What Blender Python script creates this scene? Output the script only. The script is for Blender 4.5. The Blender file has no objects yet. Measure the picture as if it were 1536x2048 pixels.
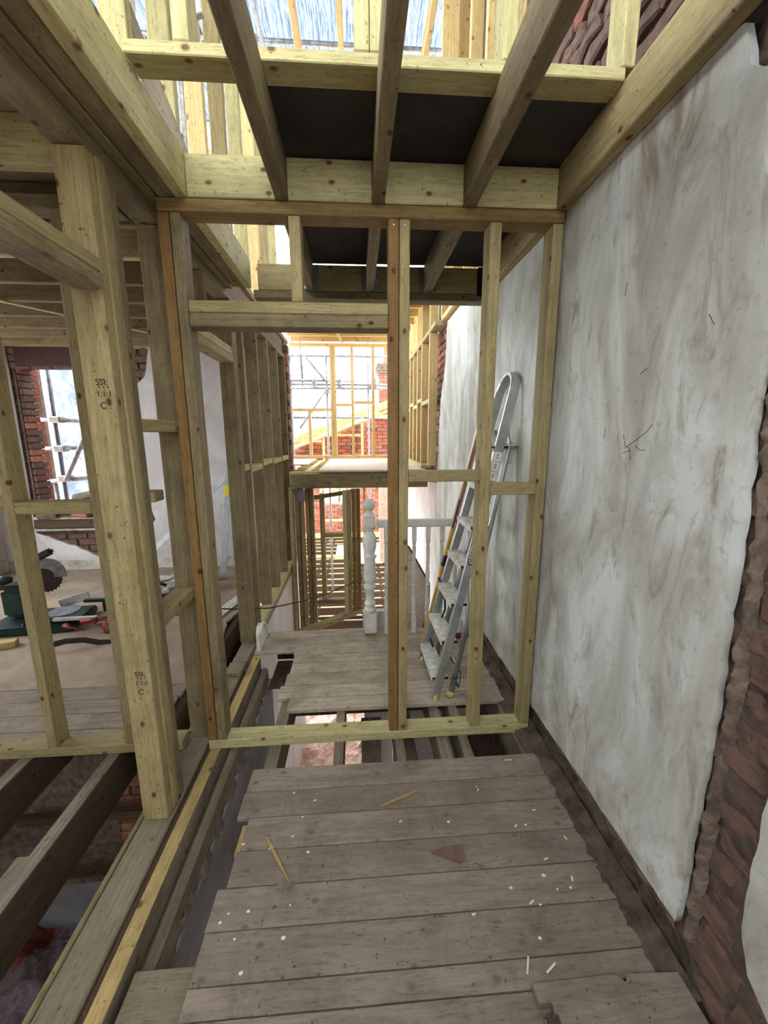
import bpy, bmesh, math, random
from mathutils import Vector, Matrix, noise
random.seed(7)
S = bpy.context.scene
COL = S.collection
# ------------------------------------------------------------------ camera
F_PX, PITCH, YAW, ROLL, CAM_H = 802.46, .188923, .0670248, -.00418, 1.536
def rotm():
    B = Matrix(((1,0,0),(0,0,-1),(0,1,0)))
    c,s = math.cos(YAW), math.sin(YAW); Ry = Matrix(((c,0,-s),(0,1,0),(s,0,c)))
    c,s = math.cos(PITCH), math.sin(PITCH); Rp = Matrix(((1,0,0),(0,c,-s),(0,s,c)))
    c,s = math.cos(ROLL), math.sin(ROLL); Rr = Matrix(((c,-s,0),(s,c,0),(0,0,1)))
    return Rr @ Rp @ Ry @ B
Rm = rotm()
cam_d = bpy.data.cameras.new('camera'); cam = bpy.data.objects.new('camera', cam_d); COL.objects.link(cam)
m3 = Matrix((Rm[0], -Rm[1], -Rm[2])).transposed()
cam.matrix_world = Matrix.Translation((0,0,CAM_H)) @ m3.to_4x4()
cam_d.sensor_fit = 'HORIZONTAL'; cam_d.sensor_width = 36; cam_d.lens = F_PX/1536*36
cam_d.clip_start = .02; cam_d.clip_end = 200
S.camera = cam
# ------------------------------------------------------------------ world and exposure
W = bpy.data.worlds.new('overcast_sky'); S.world = W; W.use_nodes = True
bg = W.node_tree.nodes['Background']; bg.inputs['Color'].default_value = (.93,.97,1,1); bg.inputs['Strength'].default_value = 2.6
S.view_settings.view_transform = 'Standard'; S.view_settings.look = 'None'
S.view_settings.gamma = 1; S.view_settings.use_curve_mapping = False; S.view_settings.exposure = 1.68
S.cycles.use_denoising = True; S.cycles.max_bounces = 8; S.cycles.diffuse_bounces = 6
S.cycles.transparent_max_bounces = 10
# ------------------------------------------------------------------ materials
def lin(c): return tuple(((v/255)/12.92 if v/255 <= .04045 else ((v/255+.055)/1.055)**2.4) for v in c)
def newmat(name):
    m = bpy.data.materials.new(name); m.use_nodes = True
    nt = m.node_tree; b = nt.nodes['Principled BSDF']; return m, nt, b
def nd(nt, t, **kw):
    n = nt.nodes.new(t)
    for k, v in kw.items(): setattr(n, k, v)
    return n
def ramp(nt, fac, stops):
    r = nd(nt, 'ShaderNodeValToRGB'); nt.links.new(fac, r.inputs[0]); e = r.color_ramp.elements
    while len(e) < len(stops): e.new(.5)
    for i, (p, c) in enumerate(stops):
        e[i].position = p; e[i].color = (*c, 1) if len(c) == 3 else c
    return r.outputs[0]
def mix(nt, fac, a, b, mode='MIX'):
    n = nd(nt, 'ShaderNodeMix', data_type='RGBA', blend_type=mode)
    for s, v in ((n.inputs[0], fac), (n.inputs[6], a), (n.inputs[7], b)):
        if hasattr(v, 'is_output'): nt.links.new(v, s)
        elif isinstance(v, (int, float)): s.default_value = v
        else: s.default_value = (*v, 1)
    return n.outputs[2]
def objcoord(nt, spread=40., scale=(1,1,1)):
    tc = nd(nt, 'ShaderNodeTexCoord'); oi = nd(nt, 'ShaderNodeObjectInfo')
    mp = nd(nt, 'ShaderNodeMath', operation='MULTIPLY'); mp.inputs[1].default_value = spread
    nt.links.new(oi.outputs['Random'], mp.inputs[0])
    ad = nd(nt, 'ShaderNodeVectorMath', operation='ADD')
    nt.links.new(tc.outputs['Object'], ad.inputs[0]); nt.links.new(mp.outputs[0], ad.inputs[1])
    return ad.outputs[0], oi.outputs['Random']
def scaled(nt, vec, sc):
    m = nd(nt, 'ShaderNodeVectorMath', operation='MULTIPLY'); nt.links.new(vec, m.inputs[0]); m.inputs[1].default_value = sc; return m.outputs[0]
def noisetex(nt, vec, sc, detail=4, rough=.6, dist=0, out=0):
    n = nd(nt, 'ShaderNodeTexNoise'); n.inputs['Scale'].default_value = sc; n.inputs['Detail'].default_value = detail
    n.inputs['Roughness'].default_value = rough; n.inputs['Distortion'].default_value = dist
    nt.links.new(vec, n.inputs['Vector']); return n.outputs[out]
def bump(nt, b, h, st, dist=.01):
    n = nd(nt, 'ShaderNodeBump'); n.inputs['Strength'].default_value = st; n.inputs['Distance'].default_value = dist
    nt.links.new(h, n.inputs['Height']); nt.links.new(n.outputs[0], b.inputs['Normal'])
def wood(name, ca, cb, grain, knot=(90,55,30), dirt=(110,95,75), dirt_amt=.35, knots=True, rough=.75, gsc=22, bst=.25, kn=1., dust=None):
    m, nt, b = newmat(name); v, rnd = objcoord(nt)
    base = mix(nt, rnd, lin(ca), lin(cb))
    g = noisetex(nt, scaled(nt, v, (1.1, gsc, gsc)), 2.2, 5, .65, 1.2)
    gf = ramp(nt, g, [(.36, (0,0,0)), (.62, (1,1,1))])
    c = mix(nt, gf, mix(nt, .62, base, lin(grain)), base)
    if knots:
        sv = nd(nt, 'ShaderNodeSeparateXYZ'); nt.links.new(v, sv.inputs[0]); sm = nd(nt, 'ShaderNodeMath', operation='ADD'); nt.links.new(sv.outputs[1], sm.inputs[0]); nt.links.new(sv.outputs[2], sm.inputs[1])
        cv = nd(nt, 'ShaderNodeCombineXYZ'); nt.links.new(sv.outputs[0], cv.inputs[0]); nt.links.new(sm.outputs[0], cv.inputs[1])
        vo = nd(nt, 'ShaderNodeTexVoronoi', voronoi_dimensions='2D'); vo.inputs['Scale'].default_value = 1; nt.links.new(scaled(nt, cv.outputs[0], (3.7, 5.4, 1)), vo.inputs['Vector'])
        kf = ramp(nt, vo.outputs['Distance'], [(.028, (kn,)*3), (.062, (0,0,0))])
        kh = ramp(nt, vo.outputs['Distance'], [(.055, (.85*kn,)*3), (.19, (0,0,0))])
        c = mix(nt, kh, c, mix(nt, .5, lin(ca), lin(grain)))
        c = mix(nt, kf, c, lin(knot))
    d = noisetex(nt, v, 3.3, 6, .7, .6)
    df = ramp(nt, d, [(.45, (0,0,0)), (.72, (dirt_amt*1.7,)*3)])
    c = mix(nt, df, c, lin(dirt))
    fine = noisetex(nt, scaled(nt, v, (14, 90, 90)), 1.5, 4, .75)
    c = mix(nt, ramp(nt, fine, [(.30, (.55,.55,.55)), (.48, (0,0,0))]), c, lin(tuple(q*.62 for q in grain)))
    sp = noisetex(nt, v, 60, 2, .5)
    c = mix(nt, ramp(nt, sp, [(.27, (.7,.7,.7)), (.31, (0,0,0))]), c, lin(tuple(q*.45 for q in grain)))
    if dust:
        du = noisetex(nt, v, 26, 6, .8, .4)
        c = mix(nt, ramp(nt, du, [(.60, (0,0,0)), (.74, (.55,.55,.55))]), c, lin(dust))
    nt.links.new(c, b.inputs['Base Color']); b.inputs['Roughness'].default_value = rough
    b.inputs['Specular IOR Level'].default_value = .25
    bump(nt, b, g, bst, .004); return m
def plain(name, c, rough=.6, metal=0, var=.0, nscale=8, c2=None, bst=0, spec=.4):
    m, nt, b = newmat(name); b.inputs['Roughness'].default_value = rough; b.inputs['Metallic'].default_value = metal
    b.inputs['Specular IOR Level'].default_value = spec
    v, rnd = objcoord(nt)
    n = noisetex(nt, v, nscale, 6, .65, .3)
    f = ramp(nt, n, [(.38, (0,0,0)), (.66, (1,1,1))])
    c2 = c2 or tuple(x*(1-var) for x in c)
    nt.links.new(mix(nt, f, lin(c), lin(c2)), b.inputs['Base Color'])
    if bst: bump(nt, b, n, bst, .01)
    return m
M = {}
M['treated'] = wood('treated_timber', (166,151,107), (150,138,100), (120,101,62), knot=(78,48,26), dirt=(112,100,76))
M['treated_grey'] = wood('weathered_treated_timber', (140,127,92), (120,108,80), (94,80,54), knot=(66,44,28), dirt=(84,73,56), dirt_amt=.45)
M['pale'] = wood('pale_green_timber', (190,184,134), (178,170,122), (146,132,84), knot=(96,66,36), dirt=(138,128,96), dirt_amt=.3)
M['brown'] = wood('brown_stained_timber', (142,116,70), (134,110,68), (98,76,42), knot=(64,38,20), dirt=(92,76,50))
M['orange'] = wood('orange_brown_timber', (138,106,60), (130,102,60), (98,70,36), knot=(58,32,18), dirt=(96,76,48))
M['gold'] = wood('golden_timber', (222,198,144), (210,186,132), (180,146,92), knot=(150,100,52), dirt=(200,172,120), dirt_amt=.15)
M['yellow'] = wood('fresh_yellow_timber', (184,160,106), (176,152,98), (146,122,76), dirt=(120,106,80), dirt_amt=.55)
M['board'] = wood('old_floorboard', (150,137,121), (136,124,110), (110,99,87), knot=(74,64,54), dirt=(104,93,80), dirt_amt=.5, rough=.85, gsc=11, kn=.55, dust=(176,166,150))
M['boardlit'] = wood('lit_landing_board', (186,174,155), (170,158,140), (146,134,118), knot=(90,78,66), dirt=(118,105,90), dirt_amt=.5, rough=.85, gsc=11, kn=.5, dust=(190,180,164))  # paler copy of the old board; light on the landing is in its colour
M['joist_old'] = wood('old_dark_joist', (98,80,64), (84,68,54), (58,44,34), knot=(40,28,20), dirt=(70,58,46), dirt_amt=.5, rough=.9)
M['joist_top'] = wood('dusty_old_joist', (150,140,122), (132,122,106), (98,86,70), dirt=(90,78,62), dirt_amt=.5, rough=.9)
M['sill'] = wood('dusty_sole_timber', (142,131,110), (132,122,102), (108,97,78), dirt=(110,100,82), dirt_amt=.6, kn=.5, dust=(158,148,128))
M['chip'] = plain('chipboard', (214,200,184), .9, 0, 0, 30, (190,172,152))
M['darkply'] = plain('black_film_ply', (44,42,42), .7, 0, 0, 3, (66,60,54), spec=.2)
M['brownboard'] = plain('brown_hardboard', (156,140,122), .9, 0, 0, 3, (124,108,94), .2)
M['brickA'] = plain('worn_red_brick', (138,88,72), .95, 0, 0, 14, (104,70,58), .6)
M['brickB'] = plain('brown_brick', (112,86,74), .95, 0, 0, 14, (82,66,58), .8)
M['brickC'] = plain('bright_orange_brick', (176,96,68), .95, 0, 0, 14, (144,80,60), .5)
M['brickD'] = plain('pale_pink_brick', (166,112,92), .95, 0, 0, 14, (134,90,74), .5)
M['brickE'] = plain('dusty_exposed_brick', (122,94,82), .95, 0, 0, 34, (84,68,60), 1.)
M['mortar'] = plain('old_lime_mortar', (128,112,98), 1, 0, 0, 18, (84,72,62), 1.)
M['mortar_dark'] = plain('dark_mortar', (98,84,72), 1, 0, 0, 12, (58,49,42), 1.)
M['mortar_pale'] = plain('pale_mortar', (172,152,136), 1, 0, 0, 18, (142,122,106), .5)
M['steel_red'] = plain('red_oxide_steel', (64,22,24), .6, 0, .3)
M['galv'] = plain('galvanised_steel', (170,176,180), .38, .8, .3, 30)
M['tube'] = plain('scaffold_tube', (150,152,156), .45, .55, .3, 20)
M['alu'] = plain('aluminium', (206,208,208), .35, .45, .0, 9, (164,166,164))
M['alu_dirty'] = plain('plaster_splashed_aluminium', (206,207,203), .45, .35, 0, 22, (160,158,148), .15)
M['white'] = plain('chipped_white_gloss', (222,222,214), .5, 0, 0, 7, (196,194,184))
M['whitewash'] = plain('white_skirting', (206,202,194), .8, 0, 0, 6, (150,138,124), .2)
M['greywall'] = plain('grey_plaster', (152,150,150), .95, 0, 0, 2.2, (118,112,108), .2)
M['greensaw'] = plain('dark_green_casting', (22,48,46), .4, .2, .3)
M['black'] = plain('black_plastic', (24,24,28), .45, 0, .2)
M['red'] = plain('red_plastic', (148,34,34), .45, 0, .3)
M['redbag'] = plain('red_brown_bag', (128,62,50), .6, 0, .3, 10)
M['blue'] = plain('blue_plastic', (52,66,104), .5, 0, .3, 12)
M['sawblade'] = plain('dark_saw_blade', (66,50,44), .45, .5, .2)
M['yellowp'] = plain('yellow_fibreglass', (214,158,52), .5, 0, .15)
M['teal'] = plain('teal_webbing', (34,84,98), .8, 0, .2)
M['cable'] = plain('black_cable', (38,32,28), .6, 0, 0)
M['angle'] = plain('grey_painted_steel', (186,194,200), .5, .1, .15)
M['sticker'] = plain('yellow_sticker', (232,214,60), .5, 0, .05)
M['print'] = plain('black_print', (38,34,32), .8, 0, 0)
M['rubble'] = plain('pink_rubble', (236,210,194), 1, 0, 0, 9, (186,148,130), 1.)
M['pot'] = plain('orange_clay_pot', (226,104,62), .8, 0, .1)
M['leaf'] = plain('green_leaf', (112,168,62), .7, 0, .4, 12)
M['slate'] = plain('grey_slate', (136,140,140), .8, 0, .3, 8)
M['step_metal'] = plain('plaster_splashed_tread', (222,222,214), .5, .15, 0, 30, (172,166,146), .2)
M['rail_metal'] = plain('scuffed_aluminium_rail', (176,178,178), .32, .6, 0, 7, (146,147,144))
M['fragment'] = plain('red_brown_fragment', (122,96,82), .9, 0, .2)
M['copperpaint'] = plain('copper_coloured_stile', (176,140,122), .45, .4, .2)
M['debris'] = plain('light_debris', (226,220,204), .9, 0, .1)
M['rubber'] = plain('yellowed_rubber_foot', (196,190,120), .7, 0, .2)
M['ledge'] = plain('stone_sill', (176,166,152), .9, 0, .3, 8)
# plaster of the party wall
def plaster(name, base, st1, st2, wear=True, stain=False):
    m, nt, b = newmat(name); tc = nd(nt, 'ShaderNodeTexCoord'); v = tc.outputs['Object']
    a = noisetex(nt, scaled(nt, v, (1, 1.5, .62)), 2.0, 7, .62, .9)
    f = ramp(nt, a, [(.40, (1,1,1)), (.52, (.5,.5,.5)), (.62, (0,0,0))])
    c = mix(nt, f, lin(base), lin(st1))
    a2 = noisetex(nt, scaled(nt, v, (1, 3.2, 1.0)), 2.4, 8, .7, 1.6)
    f2 = ramp(nt, a2, [(.53, (0,0,0)), (.68, (.75,.75,.75))])
    c = mix(nt, f2, c, lin(st2))
    a3 = noisetex(nt, v, 38, 4, .6)
    c = mix(nt, ramp(nt, a3, [(.3, (.25,.25,.25)), (.40, (0,0,0))]), c, lin(tuple(x*.72 for x in st2)))
    if stain:
        sx = nd(nt, 'ShaderNodeSeparateXYZ'); nt.links.new(v, sx.inputs[0])
        def band(o, lo, hi, so):
            mr = nd(nt, 'ShaderNodeMapRange', interpolation_type='SMOOTHSTEP'); mr.inputs['From Min'].default_value = lo; mr.inputs['From Max'].default_value = hi
            nt.links.new(so, mr.inputs[0]); nt.links.new(mr.outputs[0], o); return mr
        def mul(a_, b_):
            k = nd(nt, 'ShaderNodeMath', operation='MULTIPLY')
            for s_, v_ in ((k.inputs[0], a_), (k.inputs[1], b_)):
                nt.links.new(v_, s_)
            return k.outputs[0]
        def rng(so, lo, hi, e):
            r1 = nd(nt, 'ShaderNodeMapRange'); r1.inputs['From Min'].default_value = lo-e; r1.inputs['From Max'].default_value = lo; nt.links.new(so, r1.inputs[0])
            r2 = nd(nt, 'ShaderNodeMapRange'); r2.inputs['From Min'].default_value = hi+e; r2.inputs['From Max'].default_value = hi; nt.links.new(so, r2.inputs[0])
            return mul(r1.outputs[0], r2.outputs[0])
        sp = ramp(nt, noisetex(nt, scaled(nt, v, (1, 40, 9)), 2, 6, .75), [(.38, (0,0,0)), (.66, (.85,.85,.85))])
        k = mul(mul(rng(sx.outputs[1], .918, .938, .008), rng(sx.outputs[2], 1.37, 1.50, .02)), sp)
        c = mix(nt, k, c, lin((122,98,62)))
        k2 = mul(rng(sx.outputs[1], 1.15, 1.32, .06), rng(sx.outputs[2], 2.28, 2.42, .06))
        k2 = mul(k2, ramp(nt, a2, [(.42, (0,0,0)), (.55, (.8,.8,.8))]))
        c = mix(nt, k2, c, lin((140,124,104)))
        k3 = mul(rng(sx.outputs[2], .05, .32, .25), ramp(nt, noisetex(nt, v, 9, 6, .7, .5), [(.5, (0,0,0)), (.68, (.6,.6,.6))]))
        c = mix(nt, k3, c, lin((150,136,112)))
    nt.links.new(c, b.inputs['Base Color']); b.inputs['Roughness'].default_value = .9; b.inputs['Specular IOR Level'].default_value = .2
    bump(nt, b, a2, .25, .01); return m
M['plaster'] = plaster('mottled_skim_plaster', (210,214,208), (170,168,157), (142,134,117), stain=True)
M['plaster_room'] = plaster('pale_room_plaster', (208,206,206), (190,184,182), (176,158,146))
# glass-like sheeting
def sheet(name, c, trans, streak):
    m = bpy.data.materials.new(name); m.use_nodes = True; nt = m.node_tree; nt.nodes.clear()
    out = nd(nt, 'ShaderNodeOutputMaterial'); v, _ = objcoord(nt, 5)
    n = noisetex(nt, scaled(nt, v, streak), 3, 6, .7, 1.)
    col = mix(nt, ramp(nt, n, [(.42, (0,0,0)), (.58, (1,1,1))]), lin(c[0]), lin(c[1]))
    tr = nd(nt, 'ShaderNodeBsdfTranslucent'); df = nd(nt, 'ShaderNodeBsdfDiffuse'); tp = nd(nt, 'ShaderNodeBsdfTransparent')
    nt.links.new(col, tr.inputs[0]); nt.links.new(col, df.inputs[0]); nt.links.new(col, tp.inputs[0])
    m1 = nd(nt, 'ShaderNodeMixShader'); m1.inputs[0].default_value = .2; nt.links.new(tr.outputs[0], m1.inputs[1]); nt.links.new(df.outputs[0], m1.inputs[2])
    m2 = nd(nt, 'ShaderNodeMixShader'); m2.inputs[0].default_value = trans; nt.links.new(m1.outputs[0], m2.inputs[1]); nt.links.new(tp.outputs[0], m2.inputs[2])
    nt.links.new(m2.outputs[0], out.inputs[0]); return m
M['corr'] = sheet('corrugated_translucent_sheet', ((128,138,150),(70,82,98)), .07, (26,1.1,8))
M['poly'] = sheet('white_debris_sheeting', ((136,144,154),(106,116,130)), .09, (2,2,2))
M['bag'] = sheet('clear_polythene', ((236,232,236),(188,180,186)), .35, (5,5,5))
# ------------------------------------------------------------------ object helpers
def root(name, loc, label=None, cat=None, group=None, kind=None):
    o = bpy.data.objects.new(name, None); o.location = loc; o.empty_display_size = .05; COL.objects.link(o)
    if label: o['label'] = label
    if cat: o['category'] = cat
    if group: o['group'] = group
    if kind: o['kind'] = kind
    return o
def link(name, me, mat, parent, mw, label=None, kind=None, **kw):
    if mat is not None and len(me.materials) == 0: me.materials.append(mat)
    o = bpy.data.objects.new(name, me); COL.objects.link(o)
    if parent is not None:
        o.parent = parent; o.matrix_basis = PW(parent).inverted() @ mw
    else: o.matrix_basis = mw
    if label: o['label'] = label
    if kind: o['kind'] = kind
    for k, v in kw.items(): o[k] = v
    return o
def PW(p):
    m = Matrix.Identity(4)
    while p is not None:
        m = p.matrix_basis @ m; p = p.parent
    return m
MC = {}
def boxmesh(lx, ly, lz, mat, bev=.003, segs=1, jit=0, seed=0):
    key = (round(lx,3), round(ly,3), round(lz,3), mat.name, bev, segs, jit, seed)
    if key in MC: return MC[key]
    bm = bmesh.new(); bmesh.ops.create_cube(bm, size=1)
    bmesh.ops.scale(bm, vec=(lx, ly, lz), verts=bm.verts)
    if segs > 1:
        bmesh.ops.subdivide_edges(bm, edges=[e for e in bm.edges if abs((e.verts[0].co-e.verts[1].co).x) > lx*.9], cuts=segs-1, use_grid_fill=True)
    if bev: bmesh.ops.bevel(bm, geom=[e for e in bm.edges if len(e.link_faces) == 2 and e.calc_face_angle(0) > .5], offset=min(bev, ly*.3, lz*.3), segments=1, affect='EDGES')
    if jit:
        for v in bm.verts:
            n = noise.noise_vector(v.co*6 + Vector((seed*3.7, seed, 0)))
            v.co += Vector((n.x*jit*(2 if abs(v.co.x) > lx*.47 else .2), n.y*jit, n.z*jit*.35))
    me = bpy.data.meshes.new('timber_mesh'); bm.to_mesh(me); bm.free(); me.materials.append(mat); MC[key] = me
    return me
RX = {'X': Matrix.Identity(4), 'Y': Matrix.Rotation(math.pi/2, 4, 'Z'), 'Z': Matrix.Rotation(-math.pi/2, 4, 'Y')}
def tb(name, parent, x0, x1, y0, y1, z0, z1, mat, axis=None, bev=.003, label=None, segs=1, jit=0, **kw):
    """axis aligned timber whose grain (local X) follows its long axis"""
    d = (abs(x1-x0), abs(y1-y0), abs(z1-z0)); ax = axis or 'XYZ'[max(range(3), key=lambda i: d[i])]
    L = {'X': d, 'Y': (d[1], d[0], d[2]), 'Z': (d[2], d[1], d[0])}[ax]
    me = boxmesh(*L, M[mat] if isinstance(mat, str) else mat, bev, segs, jit, random.randint(0, 50) if jit else 0)
    return link(name, me, None, parent, Matrix.Translation(((x0+x1)/2, (y0+y1)/2, (z0+z1)/2)) @ RX[ax], label, **kw)
def beam(name, parent, p0, p1, w, h, mat, up=(0,0,1), bev=.003, label=None, **kw):
    p0, p1 = Vector(p0), Vector(p1); d = p1-p0; x = d.normalized(); up = Vector(up)
    if abs(x.dot(up)) > .98: up = Vector((0,1,0))
    y = up.cross(x).normalized(); z = x.cross(y)
    R = Matrix((x, y, z)).transposed().to_4x4()
    return link(name, boxmesh(d.length, w, h, M[mat], bev), None, parent, Matrix.Translation((p0+p1)/2) @ R, label, **kw)
def bmobj(name, bm, mat, parent=None, label=None, smooth=False, at=None, **kw):
    """mesh given in world coordinates; origin moved to `at` (default: bottom centre)"""
    vs = [v.co for v in bm.verts]
    if at is None:
        lo = Vector([min(v[i] for v in vs) for i in range(3)]); hi = Vector([max(v[i] for v in vs) for i in range(3)])
        at = Vector(((lo.x+hi.x)/2, (lo.y+hi.y)/2, lo.z))
    at = Vector(at); bmesh.ops.translate(bm, vec=-at, verts=bm.verts)
    bmesh.ops.recalc_face_normals(bm, faces=bm.faces)
    me = bpy.data.meshes.new(name+'_mesh'); bm.to_mesh(me); bm.free()
    if smooth:
        for p in me.polygons: p.use_smooth = True
    return link(name, me, M[mat] if isinstance(mat, str) else mat, parent, Matrix.Translation(at), label, **kw)
def tube_into(bm, pts, r, n=8, cap=True, flat=None):
    """sweep a ring; flat=(w,h) gives an elliptic/flat section"""
    pts = [Vector(p) for p in pts]; rings = []
    t0 = (pts[1]-pts[0]).normalized(); ref = Vector((0,0,1)) if abs(t0.z) < .9 else Vector((0,1,0))
    for i, p in enumerate(pts):
        a = pts[max(i-1, 0)]; b = pts[min(i+1, len(pts)-1)]; t = (b-a).normalized()
        u = ref - t*ref.dot(t); u.normalize(); ref = u; w = t.cross(u)
        ri = r[i] if isinstance(r, (list, tuple)) else r
        ring = []
        for k in range(n):
            an = 2*math.pi*(k+.5)/n; ru, rw = (ri, ri) if flat is None else (flat[0], flat[1])
            ring.append(bm.verts.new(p + u*math.cos(an)*ru + w*math.sin(an)*rw))
        rings.append(ring)
    for a, b in zip(rings, rings[1:]):
        for k in range(n): bm.faces.new((a[k], a[(k+1)%n], b[(k+1)%n], b[k]))
    if cap: bm.faces.new(rings[0][::-1]); bm.faces.new(rings[-1])
def tube(name, parent, pts, r, mat, n=10, label=None, flat=None, **kw):
    bm = bmesh.new(); tube_into(bm, pts, r, n, True, flat); return bmobj(name, bm, mat, parent, label, smooth=(flat is None), **kw)
def box_into(bm, x0, x1, y0, y1, z0, z1):
    g = bmesh.ops.create_cube(bm, size=1)['verts']
    bmesh.ops.scale(bm, vec=(x1-x0, y1-y0, z1-z0), verts=g); bmesh.ops.translate(bm, vec=((x0+x1)/2, (y0+y1)/2, (z0+z1)/2), verts=g); return g
def lathe_into(bm, cx, cy, prof, n=16):
    rings = [[bm.verts.new((cx+r*math.cos(2*math.pi*k/n), cy+r*math.sin(2*math.pi*k/n), z)) for k in range(n)] for r, z in prof]
    for a, b in zip(rings, rings[1:]):
        for k in range(n): bm.faces.new((a[k], a[(k+1)%n], b[(k+1)%n], b[k]))
    bm.faces.new(rings[0][::-1]); bm.faces.new(rings[-1])
def polyslab(name, parent, loops, plane, c0, c1, mat, label=None, **kw):
    """flat slab from closed 2-D loops (outer + holes). plane 'X': loops are (y,z) between x=c0..c1; plane 'Y': (x,z)"""
    cu = bpy.data.curves.new('outline', 'CURVE'); cu.dimensions = '2D'; cu.fill_mode = 'BOTH'; cu.extrude = abs(c1-c0)/2
    for lp in loops:
        sp = cu.splines.new('POLY'); sp.points.add(len(lp)-1); sp.use_cyclic_u = True
        for i, (a, b) in enumerate(lp): sp.points[i].co = (a, b, 0, 1)
    to = bpy.data.objects.new('outline', cu); COL.objects.link(to)
    me = bpy.data.meshes.new_from_object(to.evaluated_get(bpy.context.evaluated_depsgraph_get()))
    bpy.data.objects.remove(to); bpy.data.curves.remove(cu)
    c = (c0+c1)/2
    for v in me.vertices:
        a, b, d = v.co
        v.co = (c+d, a, b) if plane == 'X' else (a, c+d, b)
    me.materials.clear(); me.materials.append(M[mat])
    return link(name, me, None, parent, Matrix.Identity(4), label, **kw)
def jag(pts, amp, step=.03, seed=0):
    out = []
    for (a, b), (c, d) in zip(pts, pts[1:]):
        L = math.hypot(c-a, d-b); n = max(1, int(L/step))
        for i in range(n):
            t = i/n; x, y = a+(c-a)*t, b+(d-b)*t
            if i or True:
                q = noise.noise(Vector((x*14+seed, y*14, seed*1.3))) + .6*noise.noise(Vector((x*50, y*50, seed)))
                nx, ny = -(d-b)/L, (c-a)/L
                x += nx*q*amp; y += ny*q*amp
            out.append((x, y))
    out.append(pts[-1]); return out
def roughgrid(name, parent, fn, nu, nv, mat, amp, freq, thick=None, label=None, **kw):
    bm = bmesh.new(); g = []
    for i in range(nu+1):
        row = []
        for j in range(nv+1):
            p, nrm = fn(i/nu, j/nv); q = noise.fractal(p*freq, 1., 2., 4)
            row.append(bm.verts.new(p + nrm*q*amp))
        g.append(row)
    for i in range(nu):
        for j in range(nv): bm.faces.new((g[i][j], g[i+1][j], g[i+1][j+1], g[i][j+1]))
    return bmobj(name, bm, mat, parent, label, **kw)
BM = {}
def brickmesh(mat, L, H, D, k, rough):
    key = (mat, L, H, D, k, rough)
    if key in BM: return BM[key]
    bm = bmesh.new(); bmesh.ops.create_cube(bm, size=1); bmesh.ops.scale(bm, vec=(L, D, H), verts=bm.verts)
    if rough > .002:
        bmesh.ops.subdivide_edges(bm, edges=[e for e in bm.edges if abs((e.verts[0].co-e.verts[1].co).x) > L*.9], cuts=2, use_grid_fill=True)
    bmesh.ops.bevel(bm, geom=list(bm.edges), offset=.004 if rough < .004 else .009, segments=1, affect='EDGES')
    for v in bm.verts:
        n = noise.noise_vector(v.co*19+Vector((k*5.1, 0, k))); v.co += n*rough
    me = bpy.data.meshes.new('brick_mesh'); bm.to_mesh(me); bm.free(); me.materials.append(M[mat]); BM[key] = me; return me
def bricks(parent, plane, c, a0, a1, z0, z1, mats, inside=None, rough=.002, L=.215, H=.065, D=.1, face=-1, J=.010, jut=.004):
    """courses of separate bricks whose faces lie at plane=c, looking towards face (-1/+1) of that axis"""
    r = 0; z = z0
    while z < z1-.01:
        a = a0 - (L+J)/2*(r % 2)
        while a < a1:
            b = a+L; A, B_ = max(a, a0), min(b, a1)
            if B_-A > .04:
                mc, zc = (A+B_)/2, z+H/2
                if inside is None or inside(mc, zc):
                    k = random.randint(0, 3); mt = random.choice(mats)
                    me = brickmesh(mt, round(B_-A, 2), H, D, k, rough)
                    off = c - face*D/2 + random.uniform(-jut, jut)
                    rot = Matrix.Rotation(math.pi/2, 4, 'Z') if plane == 'X' else Matrix.Identity(4)
                    pos = (off, mc, zc) if plane == 'X' else (mc, off, zc)
                    link('brick', me, None, parent, Matrix.Translation(pos) @ Matrix.Rotation(random.uniform(-.012, .012), 4, 'X') @ rot)
            a += L+J
        z += H+J; r += 1
def text(name, parent, s, size, loc, rot, mat, label=None, ext=.0004, sx=1.):
    cu = bpy.data.curves.new(name, 'FONT'); cu.body = s; cu.size = size; cu.extrude = ext; cu.align_x = 'CENTER'; cu.align_y = 'CENTER'
    cu.materials.append(M[mat]); to = bpy.data.objects.new('t', cu); COL.objects.link(to)
    me = bpy.data.meshes.new_from_object(to.evaluated_get(bpy.context.evaluated_depsgraph_get())); bpy.data.objects.remove(to)
    return link(name, me, None, parent, Matrix.Translation(loc) @ rot @ Matrix.Diagonal((sx,1,1,1)), label)
def screw(parent, x, y, z, r=.0035):
    me = MC.get('screw')
    if me is None:
        bm = bmesh.new(); bmesh.ops.create_cone(bm, cap_ends=True, segments=8, radius1=r, radius2=r*.8, depth=.002)
        me = bpy.data.meshes.new('screw_mesh'); bm.to_mesh(me); bm.free(); me.materials.append(M['galv']); MC['screw'] = me
    link('screw', me, None, parent, Matrix.Translation((x, y, z)) @ Matrix.Rotation(math.pi/2, 4, 'X'))
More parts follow.
